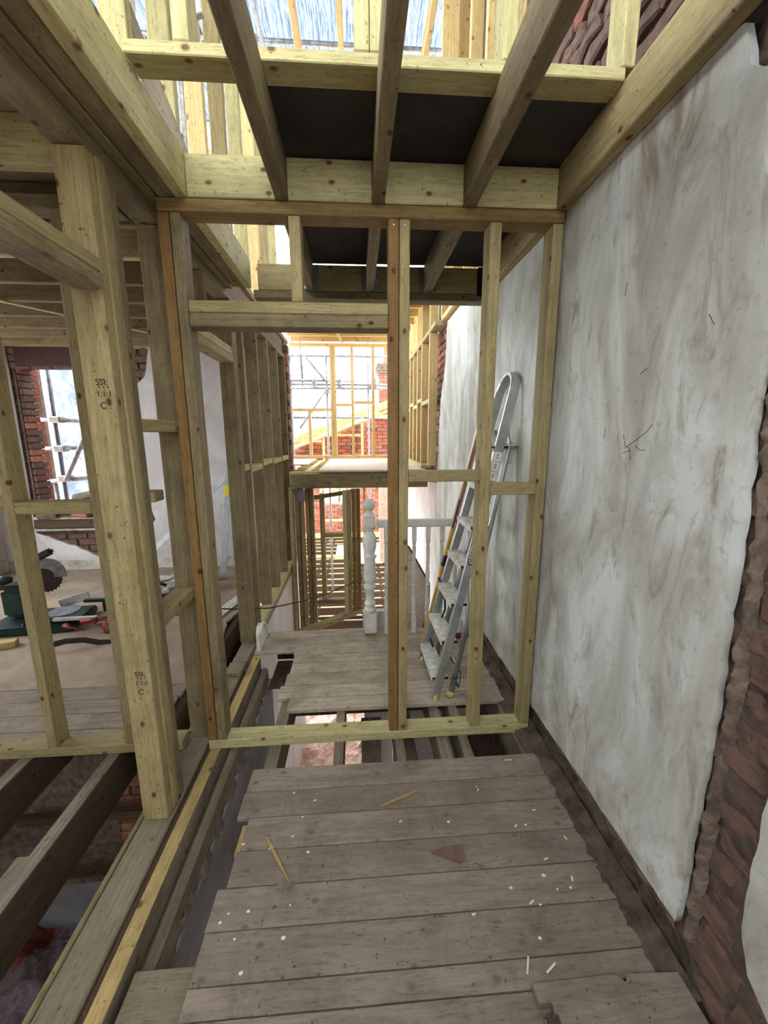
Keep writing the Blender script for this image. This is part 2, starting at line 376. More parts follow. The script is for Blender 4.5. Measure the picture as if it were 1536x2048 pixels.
# ================================================================== STRUCTURE
# ---- near hall floor (separate boards on joists) --------------------------------
floor = root('floor', (0,1.2,0), kind='structure')
def board(x0, x1, y0, y1, z1=.022, mat='board', t=.022, parent=None, label=None):
    return tb('floorboard', parent or floor, x0, x1, y0+(.0019 if mat == 'board' else .0030), y1-(.0019 if mat == 'board' else .0030), z1-t, z1+random.uniform(-.0008, .0008), mat, 'X', .002, label, segs=9, jit=.0018)
nb = [(.25,.37,-.36,.88),(.37,.495,-.49,.88),(.495,.62,-.52,.87),(.62,.745,-.49,.885),(.745,.817,-.494,.885),(.817,.886,-.494,.885),(.886,1.013,-.494,.885),(1.013,1.137,-.497,.885),
      (1.137,1.261,-.468,.87),(1.261,1.393,-.458,.86),(1.393,1.513,-.505,.86),(1.513,1.637,-.50,.872)]
for y0, y1, x0, x1 in nb:
    board(x0, x1, y0, y1)
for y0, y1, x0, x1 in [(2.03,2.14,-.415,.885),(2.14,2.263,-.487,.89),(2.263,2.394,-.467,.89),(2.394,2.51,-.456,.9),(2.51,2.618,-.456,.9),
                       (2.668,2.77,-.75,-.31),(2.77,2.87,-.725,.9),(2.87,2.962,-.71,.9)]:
    board(x0, x1, y0, y1, mat='boardlit')
board(-.465, -.15, 2.618, 2.77, mat='boardlit'); board(-.15, .9, 2.618, 2.77, mat='boardlit')
tb('light_block_board', floor, -.44, .88, 2.27, 2.89, -.20, -.178, 'mortar_dark', axis='X'); tb('light_block_board', floor, -.635, -.445, 2.56, 2.89, -.20, -.178, 'mortar_dark', axis='Y'); tb('light_block_board', floor, -.44, .88, .30, 1.60, -.20, -.178, 'mortar_dark', axis='X')  # unseen boards added underneath to keep light out of the floor gaps
tb('nosing', floor, -.70, .03, 2.962, 2.985, -.02, .02, 'boardlit')
# joists under the hall floor
for x0, x1 in [(-.463,-.402),(-.137,-.089),(.173,.218),(.502,.549),(.792,.853)]:
    tb('joist', floor, x0, x1, .3, 2.95, -.175, -.001, 'joist_top' )
tb('joist', floor, .389, .446, .3, 2.95, -.175, -.012, 'joist_top')
tb('trimmer', floor, -.64, .88, 2.90, 2.95, -.175, -.001, 'joist_old')
tb('joist', floor, -.68, -.50, .80, .962, -.16, -.022, 'sill', axis='X', label='short timber end sticking out beside the hall floorboards')
tb('wedge', floor, -.482, -.44, 1.265, 1.385, -.03, -.002, 'yellow', axis='Y')
# ---- party wall on the right ----------------------------------------------------
wr = root('wall_right', (.9,2,-2.65), kind='structure')
far_edge = jag([(.846,.17),(.842,.5),(.838,.9),(.85,1.35),(.868,1.80),(.885,2.0),(.93,2.12),(.952,2.30)], .008, seed=1)
top_notch = jag([(.952,2.30),(1.0,2.34),(1.03,2.44)], .012, seed=4)
bot = jag([(2.95,.15),(2.5,.150),(1.86,.154),(1.37,.162),(.846,.17)], .006, seed=2)
up_far = jag([(4.05,2.6),(4.1,2.2),(4.28,1.9),(4.36,1.4),(4.42,1.0),(4.45,.6),(4.45,-2.6)], .02, seed=3)
loop = bot[:-1] + far_edge[:-1] + top_notch + [(1.5,2.60)] + up_far + [(2.97,-2.6),(2.95,.1)]
polyslab('plaster_skim', wr, [loop], 'X', .885, .905, 'plaster')
near = jag([(.30,.22),(.55,.22),(.655,.30),(.69,.40),(.689,.8),(.70,1.2),(.72,2.44)], .006, seed=8) + [(.30,2.44)]
polyslab('plaster_skim', wr, [near], 'X', .885, .905, 'plaster')
bm = bmesh.new(); box_into(bm, .925, 1.05, -.6, 7.0, -2.65, 2.6); bmobj('masonry_core', bm, 'mortar_dark', wr)
# brick chase beside the camera
def chase(a, z): return z < 2.5 and (.64 < a < .90 or (z > 2.2 and .64 < a < 1.1))
bricks(wr, 'X', .912, .60, 1.12, .02, 2.44, ['brickE','brickB','brickE'], chase, rough=.010, D=.09, L=.2, J=.013, jut=.007)
# mortar fillets along the broken plaster edge
def fil(u, v):
    z = .15+u*1.95; y = .840+.006*math.sin(z*5)+(max(0, z-1.3)*.055)-v*.038
    return Vector((.918-.022*math.sin(v*3.1), y, z)), Vector((-1, 0, 0))
roughgrid('mortar_fillet', wr, fil, 180, 8, 'mortar', .014, 26)
roughgrid('smeared_mortar', wr, lambda u, v: (Vector((.917, .60+.34*v, u*2.4)), Vector((-1,0,0))), 220, 34, 'mortar_dark', .016, 15)
roughgrid('smeared_mortar', wr, lambda u, v: (Vector((.917, .85+.25*v, 2.2+u*.25)), Vector((-1,0,0))), 30, 30, 'mortar_dark', .014, 15)
bm = bmesh.new(); box_into(bm, .887, .925, 4.46, 7.0, -2.65, 1.0); bmobj('plaster_face', bm, 'plaster_room', wr)
def base(u, v):
    y = .25+u*2.72; z = -.06+v*.245
    return Vector((.918-.024*(1-v)**2, y, z)), Vector((-1, 0, .1))
roughgrid('broken_plaster_base', wr, base, 300, 18, 'mortar_dark', .014, 18)
def lip(u, v):
    y = .86+u*2.1; z = .115+v*.05+.012*noise.noise(Vector((y*9,0,3)))
    return Vector((.905-.010*v, y, z)), Vector((-1, 0, 0))
roughgrid('render_lip', wr, lip, 160, 3, 'mortar', .012, 24)
# exposed brick at the far end and above the joists
def farb(a, z): return a > 4.02+.25*max(0, (2.3-z))/1.6 and a < 4.95
bricks(wr, 'X', .905, 3.95, 5.0, .6, 2.6, ['brickD','brickA','brickB'], farb, rough=.006)
wu = root('wall_upper_right', (.98,2,2.6), kind='structure')
bm = bmesh.new(); box_into(bm, .99, 1.1, .2, 5.0, 2.6, 5.6); bmobj('masonry_core', bm, 'mortar_dark', wu)
bricks(wu, 'X', .965, .9, 3.4, 2.60, 3.7, ['brickE','brickB','brickA'], rough=.014, J=.014, jut=.012)
# ---- sole timbers, stair side wall ------------------------------------------------
sole = root('sole_timbers', (-.85,1.2,-.2), 'dusty row of long timbers lying along the edge of the stairwell under the stud wall', 'timber', kind='thing')
tb('wide_timber', sole, -.897, -.78, .2, 2.54, -.075, 0, 'sill', bev=.006)
tb('green_timber', sole, -.918, -.899, .2, 2.0, -.075, .001, 'treated_grey', bev=.004)
tb('wide_timber', sole, -.88, -.785, 2.60, 5.2, -.06, 0, 'sill')
tb('packer', sole, -.88, -.775, 2.42, 2.55, 0, .028, 'sill', axis='Y', segs=4, jit=.006)
tb('dark_strip', sole, -.776, -.757, .2, 2.5, -.13, -.012, 'joist_old')
tb('side_timber', sole, -.753, -.704, .2, 2.66, -.15, -.0045, 'joist_top', bev=.004)
tb('yellow_top', sole, -.753, -.703, .2, 2.66, -.004, 0, 'yellow', bev=.001, label='clean yellow planed top edge')
tb('old_beam', sole, -.700, -.655, .2, 2.66, -.20, -.085, 'sill', bev=.02)
bm = bmesh.new(); box_into(bm, -.90, -.645, .0, 2.70, -2.65, -.205)
ws = root('wall_stair', (-.8,1.4,-2.65), kind='structure'); bmobj('plaster_face', bm, 'greywall', ws)
def rim(u, v):
    return Vector((-.640-.02*v, .2+u*2.4, -.215+.05*v)), Vector((1, 0, .2))
roughgrid('broken_plaster_rim', ws, rim, 150, 4, 'mortar', .018, 16)
bm = bmesh.new(); box_into(bm, -.92, -.79, 2.71, 5.2, -2.65, -.065); bmobj('plaster_face', bm, 'plaster_room', ws)
# lower storey
lf = root('floor_lower', (0,3,-2.65), kind='structure')
bm = bmesh.new(); box_into(bm, -12, 12, -6, 16, -2.75, -2.66); bmobj('ground', bm, 'rubble', lf)
def rub(u, v):
    return Vector((-1.4+u*2.4, 4.1+v*2.6, -2.64)), Vector((0,0,1))
roughgrid('rubble_heap', lf, rub, 60, 60, 'rubble', .10, 6, kind='stuff')
wl = root('wall_lower', (.5,3,-2.65), kind='structure')
bm = bmesh.new(); box_into(bm, .28, .90, 3.05, 3.12, -2.65, -.3); bmobj('plaster_face', bm, 'plaster_room', wl)
tb('stair_string', wl, .0, .055, 2.3, 2.36, -2.0, -.3, 'joist_top', axis='Z'); tb('stair_string', wl, .06, .13, 2.3, 2.36, -2.0, -.3, 'joist_top', axis='Z')
tb('door_panel', wl, .22, .36, 2.0, 2.9, -.55, -.5, 'brownboard', axis='Y')
bm = bmesh.new(); box_into(bm, -4.0, -.92, 3.6, 3.7, -2.65, -.2); bmobj('plaster_face', bm, 'brownboard', wl)
bricks(wl, 'Y', 3.58, -2.1, -.95, -1.9, -.3, ['brickA','brickD'], lambda a, z: a > -1.75+.2*math.sin(z*5), rough=.006)
bm = bmesh.new(); box_into(bm, -4.1, -4.0, -.5, 5, -2.65, 0); bmobj('plaster_face', bm, 'brownboard', wl)
bm = bmesh.new(); box_into(bm, -2.6, -1.72, 2.50, 2.62, -2.65, -.24); bmobj('plaster_face', bm, 'mortar', wl)
bm = bmesh.new(); box_into(bm, -3.95, -.95, -1.2, 3.5, -2.655, -2.62); bmobj('void_shade_slab', bm, 'mortar_dark', wl)  # dark slab standing in for the shade down in the void
bricks(wl, 'Y', 2.49, -1.72, -1.28, -1.6, -.28, ['brickD','brickA','brickE'], lambda a, z: True, rough=.008)
# ---- left room: floor ----------------------------------------------------------
fl = root('floor_room', (-2.5,3.2,0), kind='structure')
y = 1.845; i = 0
edge = lambda yy: -1.065-.012*math.sin(yy*9)
for w in [.12,.13,.12,.125]:
    tb('floorboard', fl, -4.0, edge(y)+random.uniform(-.015,.015), y+.002, y+w-.002, -.002, .020, 'board', 'X', .002, None, segs=9, jit=.003); y += w
lp = jag([(-1.03,2.345),(-1.02,2.8),(-1.10,3.2),(-1.02,3.6),(-.93,4.7)], .02, seed=9)
bm = bmesh.new()
lo = [bm.verts.new((x,y,.0)) for x, y in [(-4.0,2.345)]+lp+[(-4.0,4.7)]]; f = bm.faces.new(lo)
ex = bmesh.ops.extrude_face_region(bm, geom=[f]); bmesh.ops.translate(bm, vec=(0,0,.018), verts=[v for v in ex['geom'] if isinstance(v, bmesh.types.BMVert)])
bmobj('hardboard_covering', bm, 'brownboard', fl)
for x0, x1 in [(-1.247,-1.19),(-1.66,-1.60),(-2.1,-2.04),(-2.55,-2.49),(-3.0,-2.94),(-3.45,-3.39)]:
    tb('joist', fl, x0, x1, .1, 4.6, -.22, -.004, 'joist_old', bev=.005)
    tb('joist_top_dust', fl, x0+.002, x1-.002, .9, 1.84, -.0045, -.001, 'joist_top', bev=0)
tb('splice', fl, -1.30, -1.247, .1, 1.33, -.20, -.012, 'joist_top', bev=.006)
tb('edge_joist', fl, -1.08, -1.03, 1.9, 4.6, -.19, -.01, 'joist_old')
# ---- left room: far wall with opening -------------------------------------------
wf = root('wall_far', (-2.4,4.75,0), kind='structure')
outer = [(-4.05,.0),(-.90,.0),(-.90,2.5),(-4.05,2.5)]
patch = jag([(-3.66,.75),(-3.64,.46),(-3.25,.30),(-3.0,.16),(-2.78,.13),(-2.55,.22),(-2.41,.40),(-2.33,.60),(-2.38,.80),(-2.50,.86),(-2.55,1.0),(-2.52,1.3),(-2.58,1.8),(-2.45,2.0),(-2.27,2.17),(-2.20,2.45),(-2.45,2.47)], .02, .06, seed=6) + [(-3.66,2.47)]
polyslab('plaster_skim', wf, [outer, patch], 'Y', 4.69, 4.72, 'plaster_room')
def inw(a, z): return not (-3.63 < a < -2.72 and z > .80 and z < 2.27)
hole = [(-3.63,.80),(-2.72,.80),(-2.72,2.27),(-3.63,2.27)]
polyslab('masonry_core', wf, [[(-4.05,-.1),(-.9,-.1),(-.9,2.6),(-4.05,2.6)], hole], 'Y', 4.745, 4.95, 'mortar')
bricks(wf, 'Y', 4.722, -3.9, -2.1, .0, 2.5, ['brickE','brickB','brickE'], lambda a, z: inw(a, z) and inw(a+.1, z) and inw(a-.1, z), rough=.004, D=.04)
for k in range(20):
    z = .82+k*.073
    link('brick', brickmesh(random.choice(['brickA','brickB','brickD','brickE']), .12 if k % 2 else .15, .065, .2, k % 4, .004), None, wf, Matrix.Translation((-3.655-(0 if k % 2 else .012), 4.86, z+.03)))
tb('skirting_band', wf, -4.0, -.95, 4.675, 4.69, .018, .135, 'whitewash')
tb('lintel', wf, -3.55, -2.62, 4.66, 4.9, 2.27, 2.47, 'steel_red', label='red oxide steel lintel')
wlft = root('wall_left', (-4.05,3,0), kind='structure')
polyslab('plaster_face', wlft, [[(-1.3,0),(4.95,0),(4.95,2.6),(-1.3,2.6)], [(2.0,.5),(4.1,.5),(4.1,2.25),(2.0,2.25)]], 'X', -4.1, -4.0, 'plaster_room')  # second loop: unseen opening added to let more light into the room
tb('skirting_band', wlft, -4.0, -3.985, 1.9, 4.67, .018, .17, 'whitewash')
# sill ledge
tb('sill_board', wf, -3.62, -2.6, 4.58, 4.76, .635, .655, 'ledge'); tb('sill_board', wf, -3.62, -2.6, 4.60, 4.72, .50, .52, 'ledge')
tb('sill_timber', wf, -3.60, -2.6, 4.62, 4.70, .53, .63, 'joist_old')
# ---- nib wall at far end of stairwell -----------------------------------------------
wn = root('wall_nib', (-.83,4.95,-.1), kind='structure')
bm = bmesh.new(); box_into(bm, -.90, -.80, 4.86, 5.2, 0, 2.59); bmobj('masonry_core', bm, 'mortar', wn)
bricks(wn, 'Y', 4.86, -.90, -.765, 0, 2.55, ['brickD','brickA','brickB'], rough=.008, L=.12)
# ---- ceiling over the hall --------------------------------------------------------
ce = root('ceiling', (0,1.8,2.44), kind='structure')
for x0, x1 in [(.447,.500),(.080,.128),(-.300,-.253)]:
    tb('joist', ce, x0, x1, -.5, 2.785, 2.441, 2.594, 'treated_grey', bev=.004)
tb('joist', ce, .835, .883, -.5, 2.785, 2.441, 2.600, 'treated', bev=.004, label='joist fixed along the plastered wall')
for x0, x1 in [(-.634,-.301),(-.252,.079),(.129,.446),(.501,.834)]:
    tb('blocking', ce, x0, x1, 1.790, 1.835, 2.442, 2.588, 'pale', axis='X')
tb('header', ce, -.60, .80, 2.792, 2.838, 2.441, 2.592, 'treated', bev=.003)
tb('header', ce, -.60, .80, 2.840, 2.886, 2.441, 2.592, 'treated', bev=.003)
tb('black_end_block', ce, .80, .88, 2.79, 2.88, 2.42, 2.60, 'black', axis='Y')
tb('plate', ce, -.63, .86, 2.79, 2.886, 2.394, 2.439, 'treated_grey')
def hanger(x, y, z0=2.45, z1=2.59, w=.05):
    bm = bmesh.new()
    box_into(bm, x-w/2-.001, x-w/2+.001, y-.05, y, z0, z1-.02); box_into(bm, x+w/2-.001, x+w/2+.001, y-.05, y, z0, z1-.02)
    box_into(bm, x-w/2, x+w/2, y-.05, y, z0-.012, z0-.009)
    box_into(bm, x-w/2-.03, x-w/2, y-.004, y-.002, z0, z1); box_into(bm, x+w/2, x+w/2+.03, y-.004, y-.002, z0, z1)
    bmobj('joist_hanger', bm, 'galv', ce)
for x in (-.276,.104,.474): hanger(x, 2.792)
tb('deck_panel', ce, -.26, .135, 1.487, 2.79, 2.596, 2.612, 'darkply', axis='Y', bev=.001)
tb('deck_panel', ce, .137, .885, 1.483, 2.79, 2.600, 2.616, 'darkply', axis='Y', bev=.001)
# big trimmer of three plies beside the opening
tr = root('trimmer_beam', (-.7,1.2,2.44), 'deep three ply trimmer beam running along the open side of the ceiling', 'beam', kind='thing')
tb('ply', tr, -.681, -.636, -.4, 2.77, 2.441, 2.600, 'pale', bev=.003)
tb('ply', tr, -.7525, -.6835, -.4, 2.77, 2.444, 2.596, 'treated_grey', bev=.006)
tb('ply', tr, -.812, -.757, -.4, 2.79, 2.441, 2.596, 'treated_grey', bev=.003)
tb('ply', tr, -.87, -.815, -.4, 4.85, 2.436, 2.590, 'treated_grey', bev=.003)
# left room ceiling
cl = root('ceiling_room', (-2.5,3,2.44), kind='structure')
for yb, m in [(1.27,'pale'),(1.63,'pale'),(2.02,'treated_grey'),(2.36,'pale'),(2.74,'treated_grey'),(3.09,'treated_grey'),(3.45,'treated_grey'),(3.81,'treated_grey'),(4.15,'treated_grey'),(4.41,'treated_grey'),(4.54,'treated')]:
    tb('joist', cl, -4.0, -.90, yb, yb+.046, 2.441, 2.594, m, bev=.004)
tb('deck_panel', cl, -4.0, -.90, -.4, 4.7, 2.596, 2.616, 'brownboard', axis='Y', bev=.001)
beam('brace', cl, (-2.75,2.55,2.437), (-1.55,4.3,2.437), .04, .012, 'pale')
# ================================================================== STUD WALLS
sp = root('stud_partition', (.05,1.845,0), 'stud partition with a doorway facing the camera, standing between stairwell edge and plastered wall', 'stud wall', kind='thing')
Y0, Y1 = 1.80, 1.889
tb('bottom_plate', sp, -.758, .874, Y0, Y1, 0, .047, 'pale')
tb('top_plate', sp, -.755, .874, Y0-.004, Y1, 2.394, 2.440, 'brown', label='brown top plate')
tb('stud', sp, -.757, -.716, Y0, Y1, .048, 2.393, 'orange', label='orange brown stud')
tb('stud', sp, -.712, -.671, Y0, Y1, .048, 2.393, 'treated_grey', segs=24, jit=.004)
tb('header', sp, -.669, .142, Y0, Y1, 2.030, 2.076, 'treated')
tb('header', sp, -.669, .142, Y0-.004, Y1, 1.976, 2.028, 'treated_grey')
tb('cripple_stud', sp, -.255, -.209, Y0, Y1, 2.077, 2.393, 'treated')
tb('stud', sp, .144, .186, Y0, Y1, .048, 2.393, 'orange', label='orange brown stud')
tb('stud', sp, .189, .232, Y0, Y1, .048, 2.393, 'treated')
tb('stud', sp, .563, .612, Y0, Y1, .048, 2.393, 'treated')
tb('stud', sp, .829, .874, Y0, Y1, .048, 2.393, 'treated')
tb('noggin', sp, .233, .562, Y0, Y1, 1.327, 1.375, 'treated'); tb('noggin', sp, .613, .828, Y0, Y1, 1.262, 1.312, 'treated')
for x, z in [(-.70,.07),(.155,.07),(.20,.07),(.59,.065),(.85,.02),(-.66,2.0),(.13,2.0),(.24,1.35),(.55,1.35),(.64,1.287),(.82,1.287),(.165,2.37),(.21,2.37),(.845,2.37)]: screw(sp, x, Y0-.001, z)
# left partition
ls = root('stud_partition', (-1.6,1.845,0), 'stud partition crossing the left room floor, seen left of the thick post', 'stud wall', kind='thing')
tb('bottom_plate', ls, -2.6, -.885, Y0, Y1, .004, .051, 'treated')
tb('stud', ls, -1.514, -1.473, Y0, Y1, .052, 2.393, 'treated'); tb('stud', ls, -1.155, -1.113, Y0, Y1, .052, 2.393, 'treated')
tb('stud', ls, -1.93, -1.885, Y0, Y1, .052, 2.393, 'treated')
tb('top_plate', ls, -2.6, -.905, Y0, Y1, 2.394, 2.44, 'treated_grey')
tb('noggin', ls, -1.472, -1.156, Y0, Y1, 1.205, 1.258, 'treated'); tb('noggin', ls, -1.884, -1.515, Y0, Y1, 1.23, 1.28, 'treated')
tb('noggin', ls, -1.112, -.885, Y0, Y1, 1.250, 1.297, 'treated')
# stair side wall: thick post, door header, noggins, tall stud, row of studs
ss = root('stud_wall', (-.84,2.4,0), 'long stud wall along the stairwell with thick near post and door header', 'stud wall', kind='thing')
for k, (yy, m, x1) in enumerate([(1.430,'treated',-.792),(1.4765,'treated',-.786),(1.523,'treated_grey',-.784)]):
    tb('post_stud', ss, -.888, x1, yy, yy+.0455, .002, 2.388, m, axis='Z', bev=.004)
tb('bottom_plate', ss, -.876, -.786, 2.90, 4.85, .001, .047, 'pale')
tb('door_header', ss, -.872, -.786, .15, 1.429, 2.037, 2.082, 'treated', bev=.005)
tb('door_header', ss, -.876, -.780, .15, 1.429, 1.990, 2.035, 'treated_grey', bev=.006)
tb('top_plate', ss, -.888, -.792, -.4, 4.85, 2.389, 2.434, 'treated_grey')
tb('stud', ss, -.882, -.790, 1.891, 1.936, .001, 2.388, 'treated_grey', axis='Z', bev=.004)
tb('noggin', ss, -.882, -.788, 1.570, 1.890, 1.553, 1.600, 'treated', axis='Y'); tb('noggin', ss, -.882, -.788, 1.570, 1.890, .775, .822, 'treated', axis='Y')
tb('door_header', ss, -.876, -.786, 1.937, 2.80, 2.002, 2.046, 'treated'); tb('door_header', ss, -.872, -.788, 1.937, 2.80, 2.048, 2.096, 'pale')
for yy, m in [(2.80,'treated_grey'),(2.847,'treated_grey'),(3.03,'treated_grey'),(3.45,'treated_grey'),(3.87,'treated_grey'),(4.32,'treated_grey'),(4.76,'treated_grey')]:
    z0 = .029 if yy < 2.85 else .048
    tb('stud', ss, -.880, -.786, yy, yy+.045, z0, 2.388, m, axis='Z')
tb('cripple_stud', ss, -.876, -.79, 2.35, 2.395, 2.097, 2.388, 'treated_grey', axis='Z')
for a, b, z in [(2.893,3.029,1.29),(3.076,3.449,1.265),(3.496,3.869,1.285),(3.916,4.319,1.27),(4.366,4.759,1.27)]:
    tb('noggin', ss, -.878, -.788, a, b, z, z+.046, 'pale', axis='Y')
def stamp(zc, yoff=0):
    R = Matrix.Rotation(math.pi/2, 4, 'X'); X = -.825
    text('stamp', ss, 'SSI:', .028, (X-.004, 1.4285, zc+.055), R, 'print'); text('stamp', ss, '1:1:1', .026, (X, 1.4285, zc+.018), R, 'print')
    text('stamp', ss, '\u00b0 \u00b0 \u00b0', .02, (X, 1.4285, zc+.034), R, 'print')
    text('stamp', ss, 'C :', .030, (X, 1.4285, zc-.02), R, 'print')
stamp(1.655); stamp(.60)
# upper storey framing
us = root('upper_stud_partition', (.1,1.44,2.6), 'pale green stud partition standing on the floor above, over the joists', 'stud wall', kind='thing')
tb('bottom_plate', us, -.635, .834, 1.391, 1.482, 2.594, 2.628, 'pale')
for x in (-.496, .012, .058, .452, .818):
    tb('stud', us, x, x+.044, 1.391, 1.482, 2.629, 4.6, 'pale')
uw = root('upper_stud_wall', (-.83,3.2,2.6), 'row of tall studs on the floor above, seen through the ceiling opening', 'stud wall', kind='thing')
for k in range(8):
    tb('stud', uw, -.882, -.790, 1.78+k*.4, 1.825+k*.4, 2.64, 4.9, ['treated','pale','gold'][k % 3] if k else 'pale', axis='Z')
tb('bottom_plate', uw, -.882, -.790, 1.7, 5.1, 2.595, 2.639, 'treated', axis='Y')
ur = root('upper_stud_wall', (.85,3,2.6), 'golden studs on the floor above against the brick party wall', 'stud wall', kind='thing')
for k in range(5):
    tb('stud', ur, .84, .93, 2.5+k*.4, 2.546+k*.4, 2.66, 4.9, 'gold', axis='Z')
tb('bottom_plate', ur, .84, .93, 2.4, 4.12, 2.617, 2.66, 'gold', axis='Y')
tb('board', ur, .70, .83, 3.6, 3.64, 2.62, 4.9, 'gold', axis='Z')
rf = root('roof_frame', (.1,4,5.0), 'golden rafters high above under the corrugated sheeting', 'rafters', kind='thing')
for x in (-.47,-.08,.31,.70):
    beam('rafter', rf, (x-.04,.6,5.1), (x+.02,6.4,5.02), .047, .15, 'gold')
for yy in (2.0, 6.3): tb('purlin', rf, -3.0, 1.0, yy, yy+.1, 5.2, 5.3, 'gold')
# corrugated temporary roof
cr = root('temporary_roof', (0,2.5,5.7), 'translucent corrugated sheets of the temporary scaffold roof overhead', 'roof', kind='thing')
for s in range(9):
    bm = bmesh.new(); x0 = -4.6+s*1.0; n = 56; prev = None
    for i in range(n+1):
        x = x0+i*1.04/n; z = 5.75+.016*math.sin(x*2*math.pi/.076)+(s % 2)*.012
        a = bm.verts.new((x,-2.5,z+.25)); b = bm.verts.new((x,6.5,z-.05))
        if prev: bm.faces.new((prev[0], a, b, prev[1]))
        prev = (a, b)
    bmobj('roof_sheet', bm, 'corr', cr, smooth=True)
for yy in (-.4,1.2,2.6,3.35,4.1,5.2,6.4): tube('roof_tube', cr, [(-4.6,yy,5.66),(4.4,yy,5.66)], .024, 'tube', 8)
for x in (-2.8,-.9,1.3,2.9):
    tube('roof_tube', cr, [(x,-2.5,5.60),(x,6.6,5.50)], .024, 'tube', 8)
for a, b in [((.3,2.7),(1.6,3.9)),((1.5,2.7),(.4,3.9)),((-1.6,3.2),(-.6,4.4)),((-.6,3.0),(-1.9,4.6))]:
    tube('roof_tube', cr, [(a[0],a[1],5.62),(b[0],b[1],5.62)], .02, 'tube', 8)
tube('hanging_tube', cr, [(-.62,3.05,5.0),(-.62,3.05,5.62)], .024, 'tube', 8)
# unseen wall added behind the camera to cut light from there, open high up
wb = root('wall_back_unseen', (-1.5,-1.3,0), kind='structure')
polyslab('plaster_face', wb, [[(-4.1,-2.65),(1.05,-2.65),(1.05,5.2),(-4.1,5.2)], [(-3.2,2.7),(.9,2.7),(.9,4.8),(-3.2,4.8)]], 'Y', -1.4, -1.3, 'plaster_room')
# ================================================================== OUTRIGGER BEYOND THE STAIRWELL
# upper deck with joists and gable frame
ud = root('upper_deck', (0,5.6,1.0), 'higher floor deck beyond the stairwell carried on a bolted grey beam', 'deck', kind='thing')
tb('edge_beam', ud, -.74, .80, 4.50, 4.545, .955, 1.115, 'treated_grey', label='grey edge beam with bolt heads')
for x in (-.58,-.35,-.10,.12,.42,.66): screw(ud, x, 4.498, 1.05+.03*math.sin(x*17), )
for k in range(8): tb('joist', ud, -.76, .78, 4.60+k*.30, 4.645+k*.30, .99, 1.135, 'gold', axis='X')
for k in range(7): tb('blocking', ud, -.60, -.53, 4.646+k*.30, 4.899+k*.30, 1.0, 1.137, 'pale', axis='Y')
tb('deck_sheet', ud, -.43, .78, 4.50, 5.72, 1.137, 1.157, 'chip', axis='Y'); tb('deck_sheet', ud, -.43, .78, 5.724, 6.80, 1.137, 1.157, 'chip', axis='Y')
tb('deck_sheet', ud, -1.05, -.66, 5.5, 6.80, 1.137, 1.157, 'chip', axis='Y')
tb('side_plate', ud, .74, .86, 4.60, 6.85, 1.159, 1.20, 'pale', axis='Y')
gf = root('gable_frame', (0,6.9,1.17), 'golden gable stud frame with open sky between its studs', 'stud wall', kind='thing')
tb('bottom_plate', gf, -1.05, .80, 6.86, 6.95, 1.160, 1.205, 'gold'); tb('top_plate', gf, -1.05, .80, 6.86, 6.95, 2.945, 2.99, 'gold')
for x in (-.412,-.364,-.072,.268,.56): tb('stud', gf, x, x+.045, 6.86, 6.95, 1.206, 2.944, 'gold')
tb('stud', gf, -.785, -.74, 6.86, 6.95, 1.206, 1.93, 'gold')
tb('sill', gf, -1.05, -.413, 6.86, 6.95, 1.931, 1.976, 'gold'); tb('sill', gf, -.318, -.073, 6.86, 6.95, 2.01, 2.055, 'gold'); tb('sill', gf, -.026, .267, 6.86, 6.95, 2.05, 2.095, 'gold')
sf = root('side_stud_frame', (.84,5.4,1.2), 'golden side stud frame along the party wall on the higher deck', 'stud wall', kind='thing')
for k, y in enumerate((4.42,4.92,5.27,5.62,5.98,6.35,6.7)):
    tb('stud', sf, .785, .875, y, y+.045, 1.202, 2.59, 'gold', axis='Z'); tb('upper_stud', sf, .785, .875, y, y+.045, 2.637, 3.1, 'gold', axis='Z')
    if k < 6:
        y2 = (4.92,5.27,5.62,5.98,6.35,6.7)[k]; z = 1.88+.05*(k % 2); tb('noggin', sf, .787, .873, y+.046, y2-.001, z, z+.045, 'pale', axis='Y')
tb('middle_plate', sf, .785, .875, 4.15, 6.85, 2.591, 2.636, 'pale', axis='Y')
tb('raking_plate', sf, .74, .875, 4.3, 6.85, 3.101, 3.146, 'pale', axis='Y')
oc = root('ceiling_far', (0,6,3.1), kind='structure')
for k in range(7): tb('joist', oc, -1.0, .82, 6.74-k*.35, 6.785-k*.35, 2.992, 3.14, 'gold', axis='X')
tb('deck_panel', oc, -1.05, .9, 4.6, 6.95, 3.15, 3.17, 'gold', axis='X')
beam('strap_batten', oc, (-.34,5.0,2.985), (-.20,6.8,2.985), .045, .012, 'pale')
# outside: neighbouring gable with raking rafters, chimney, roofs
nbh = root('brick_gable', (-.4,8.9,1.0), 'red brick gable under a sloping rafter outside the stud opening', 'wall', kind='thing')
slope = lambda x: 1.31+(x+1.39)*.388
bricks(nbh, 'Y', 8.9, -1.45, 1.1, .95, 2.3, ['brickC','brickA','brickD'], lambda a, z: z < slope(a)-.10 and not (.02 < a < .14 and 1.72 < z < 1.80), rough=.003, D=.1)
polyslab('mortar_bed', nbh, [[(-1.5,.95),(1.15,.95),(1.15,slope(1.15)-.06),(-1.5,slope(-1.5)-.06)]], 'Y', 8.93, 9.05, 'mortar_pale')
bm = bmesh.new(); box_into(bm, 1.15, 1.5, 8.85, 9.05, -2.65, 2.3); box_into(bm, -2.2, -1.85, 8.85, 9.05, -2.65, 1.2); bmobj('side_pier', bm, 'brickA', nbh)
rk = root('raking_rafters', (-.4,8.7,1.2), 'golden sloping rafter pair rising to the right before the brick gable', 'rafters', kind='thing')
beam('rafter', rk, (-1.6,8.75,slope(-1.6)+.075), (1.3,8.75,slope(1.3)+.075), .045, .15, 'gold')
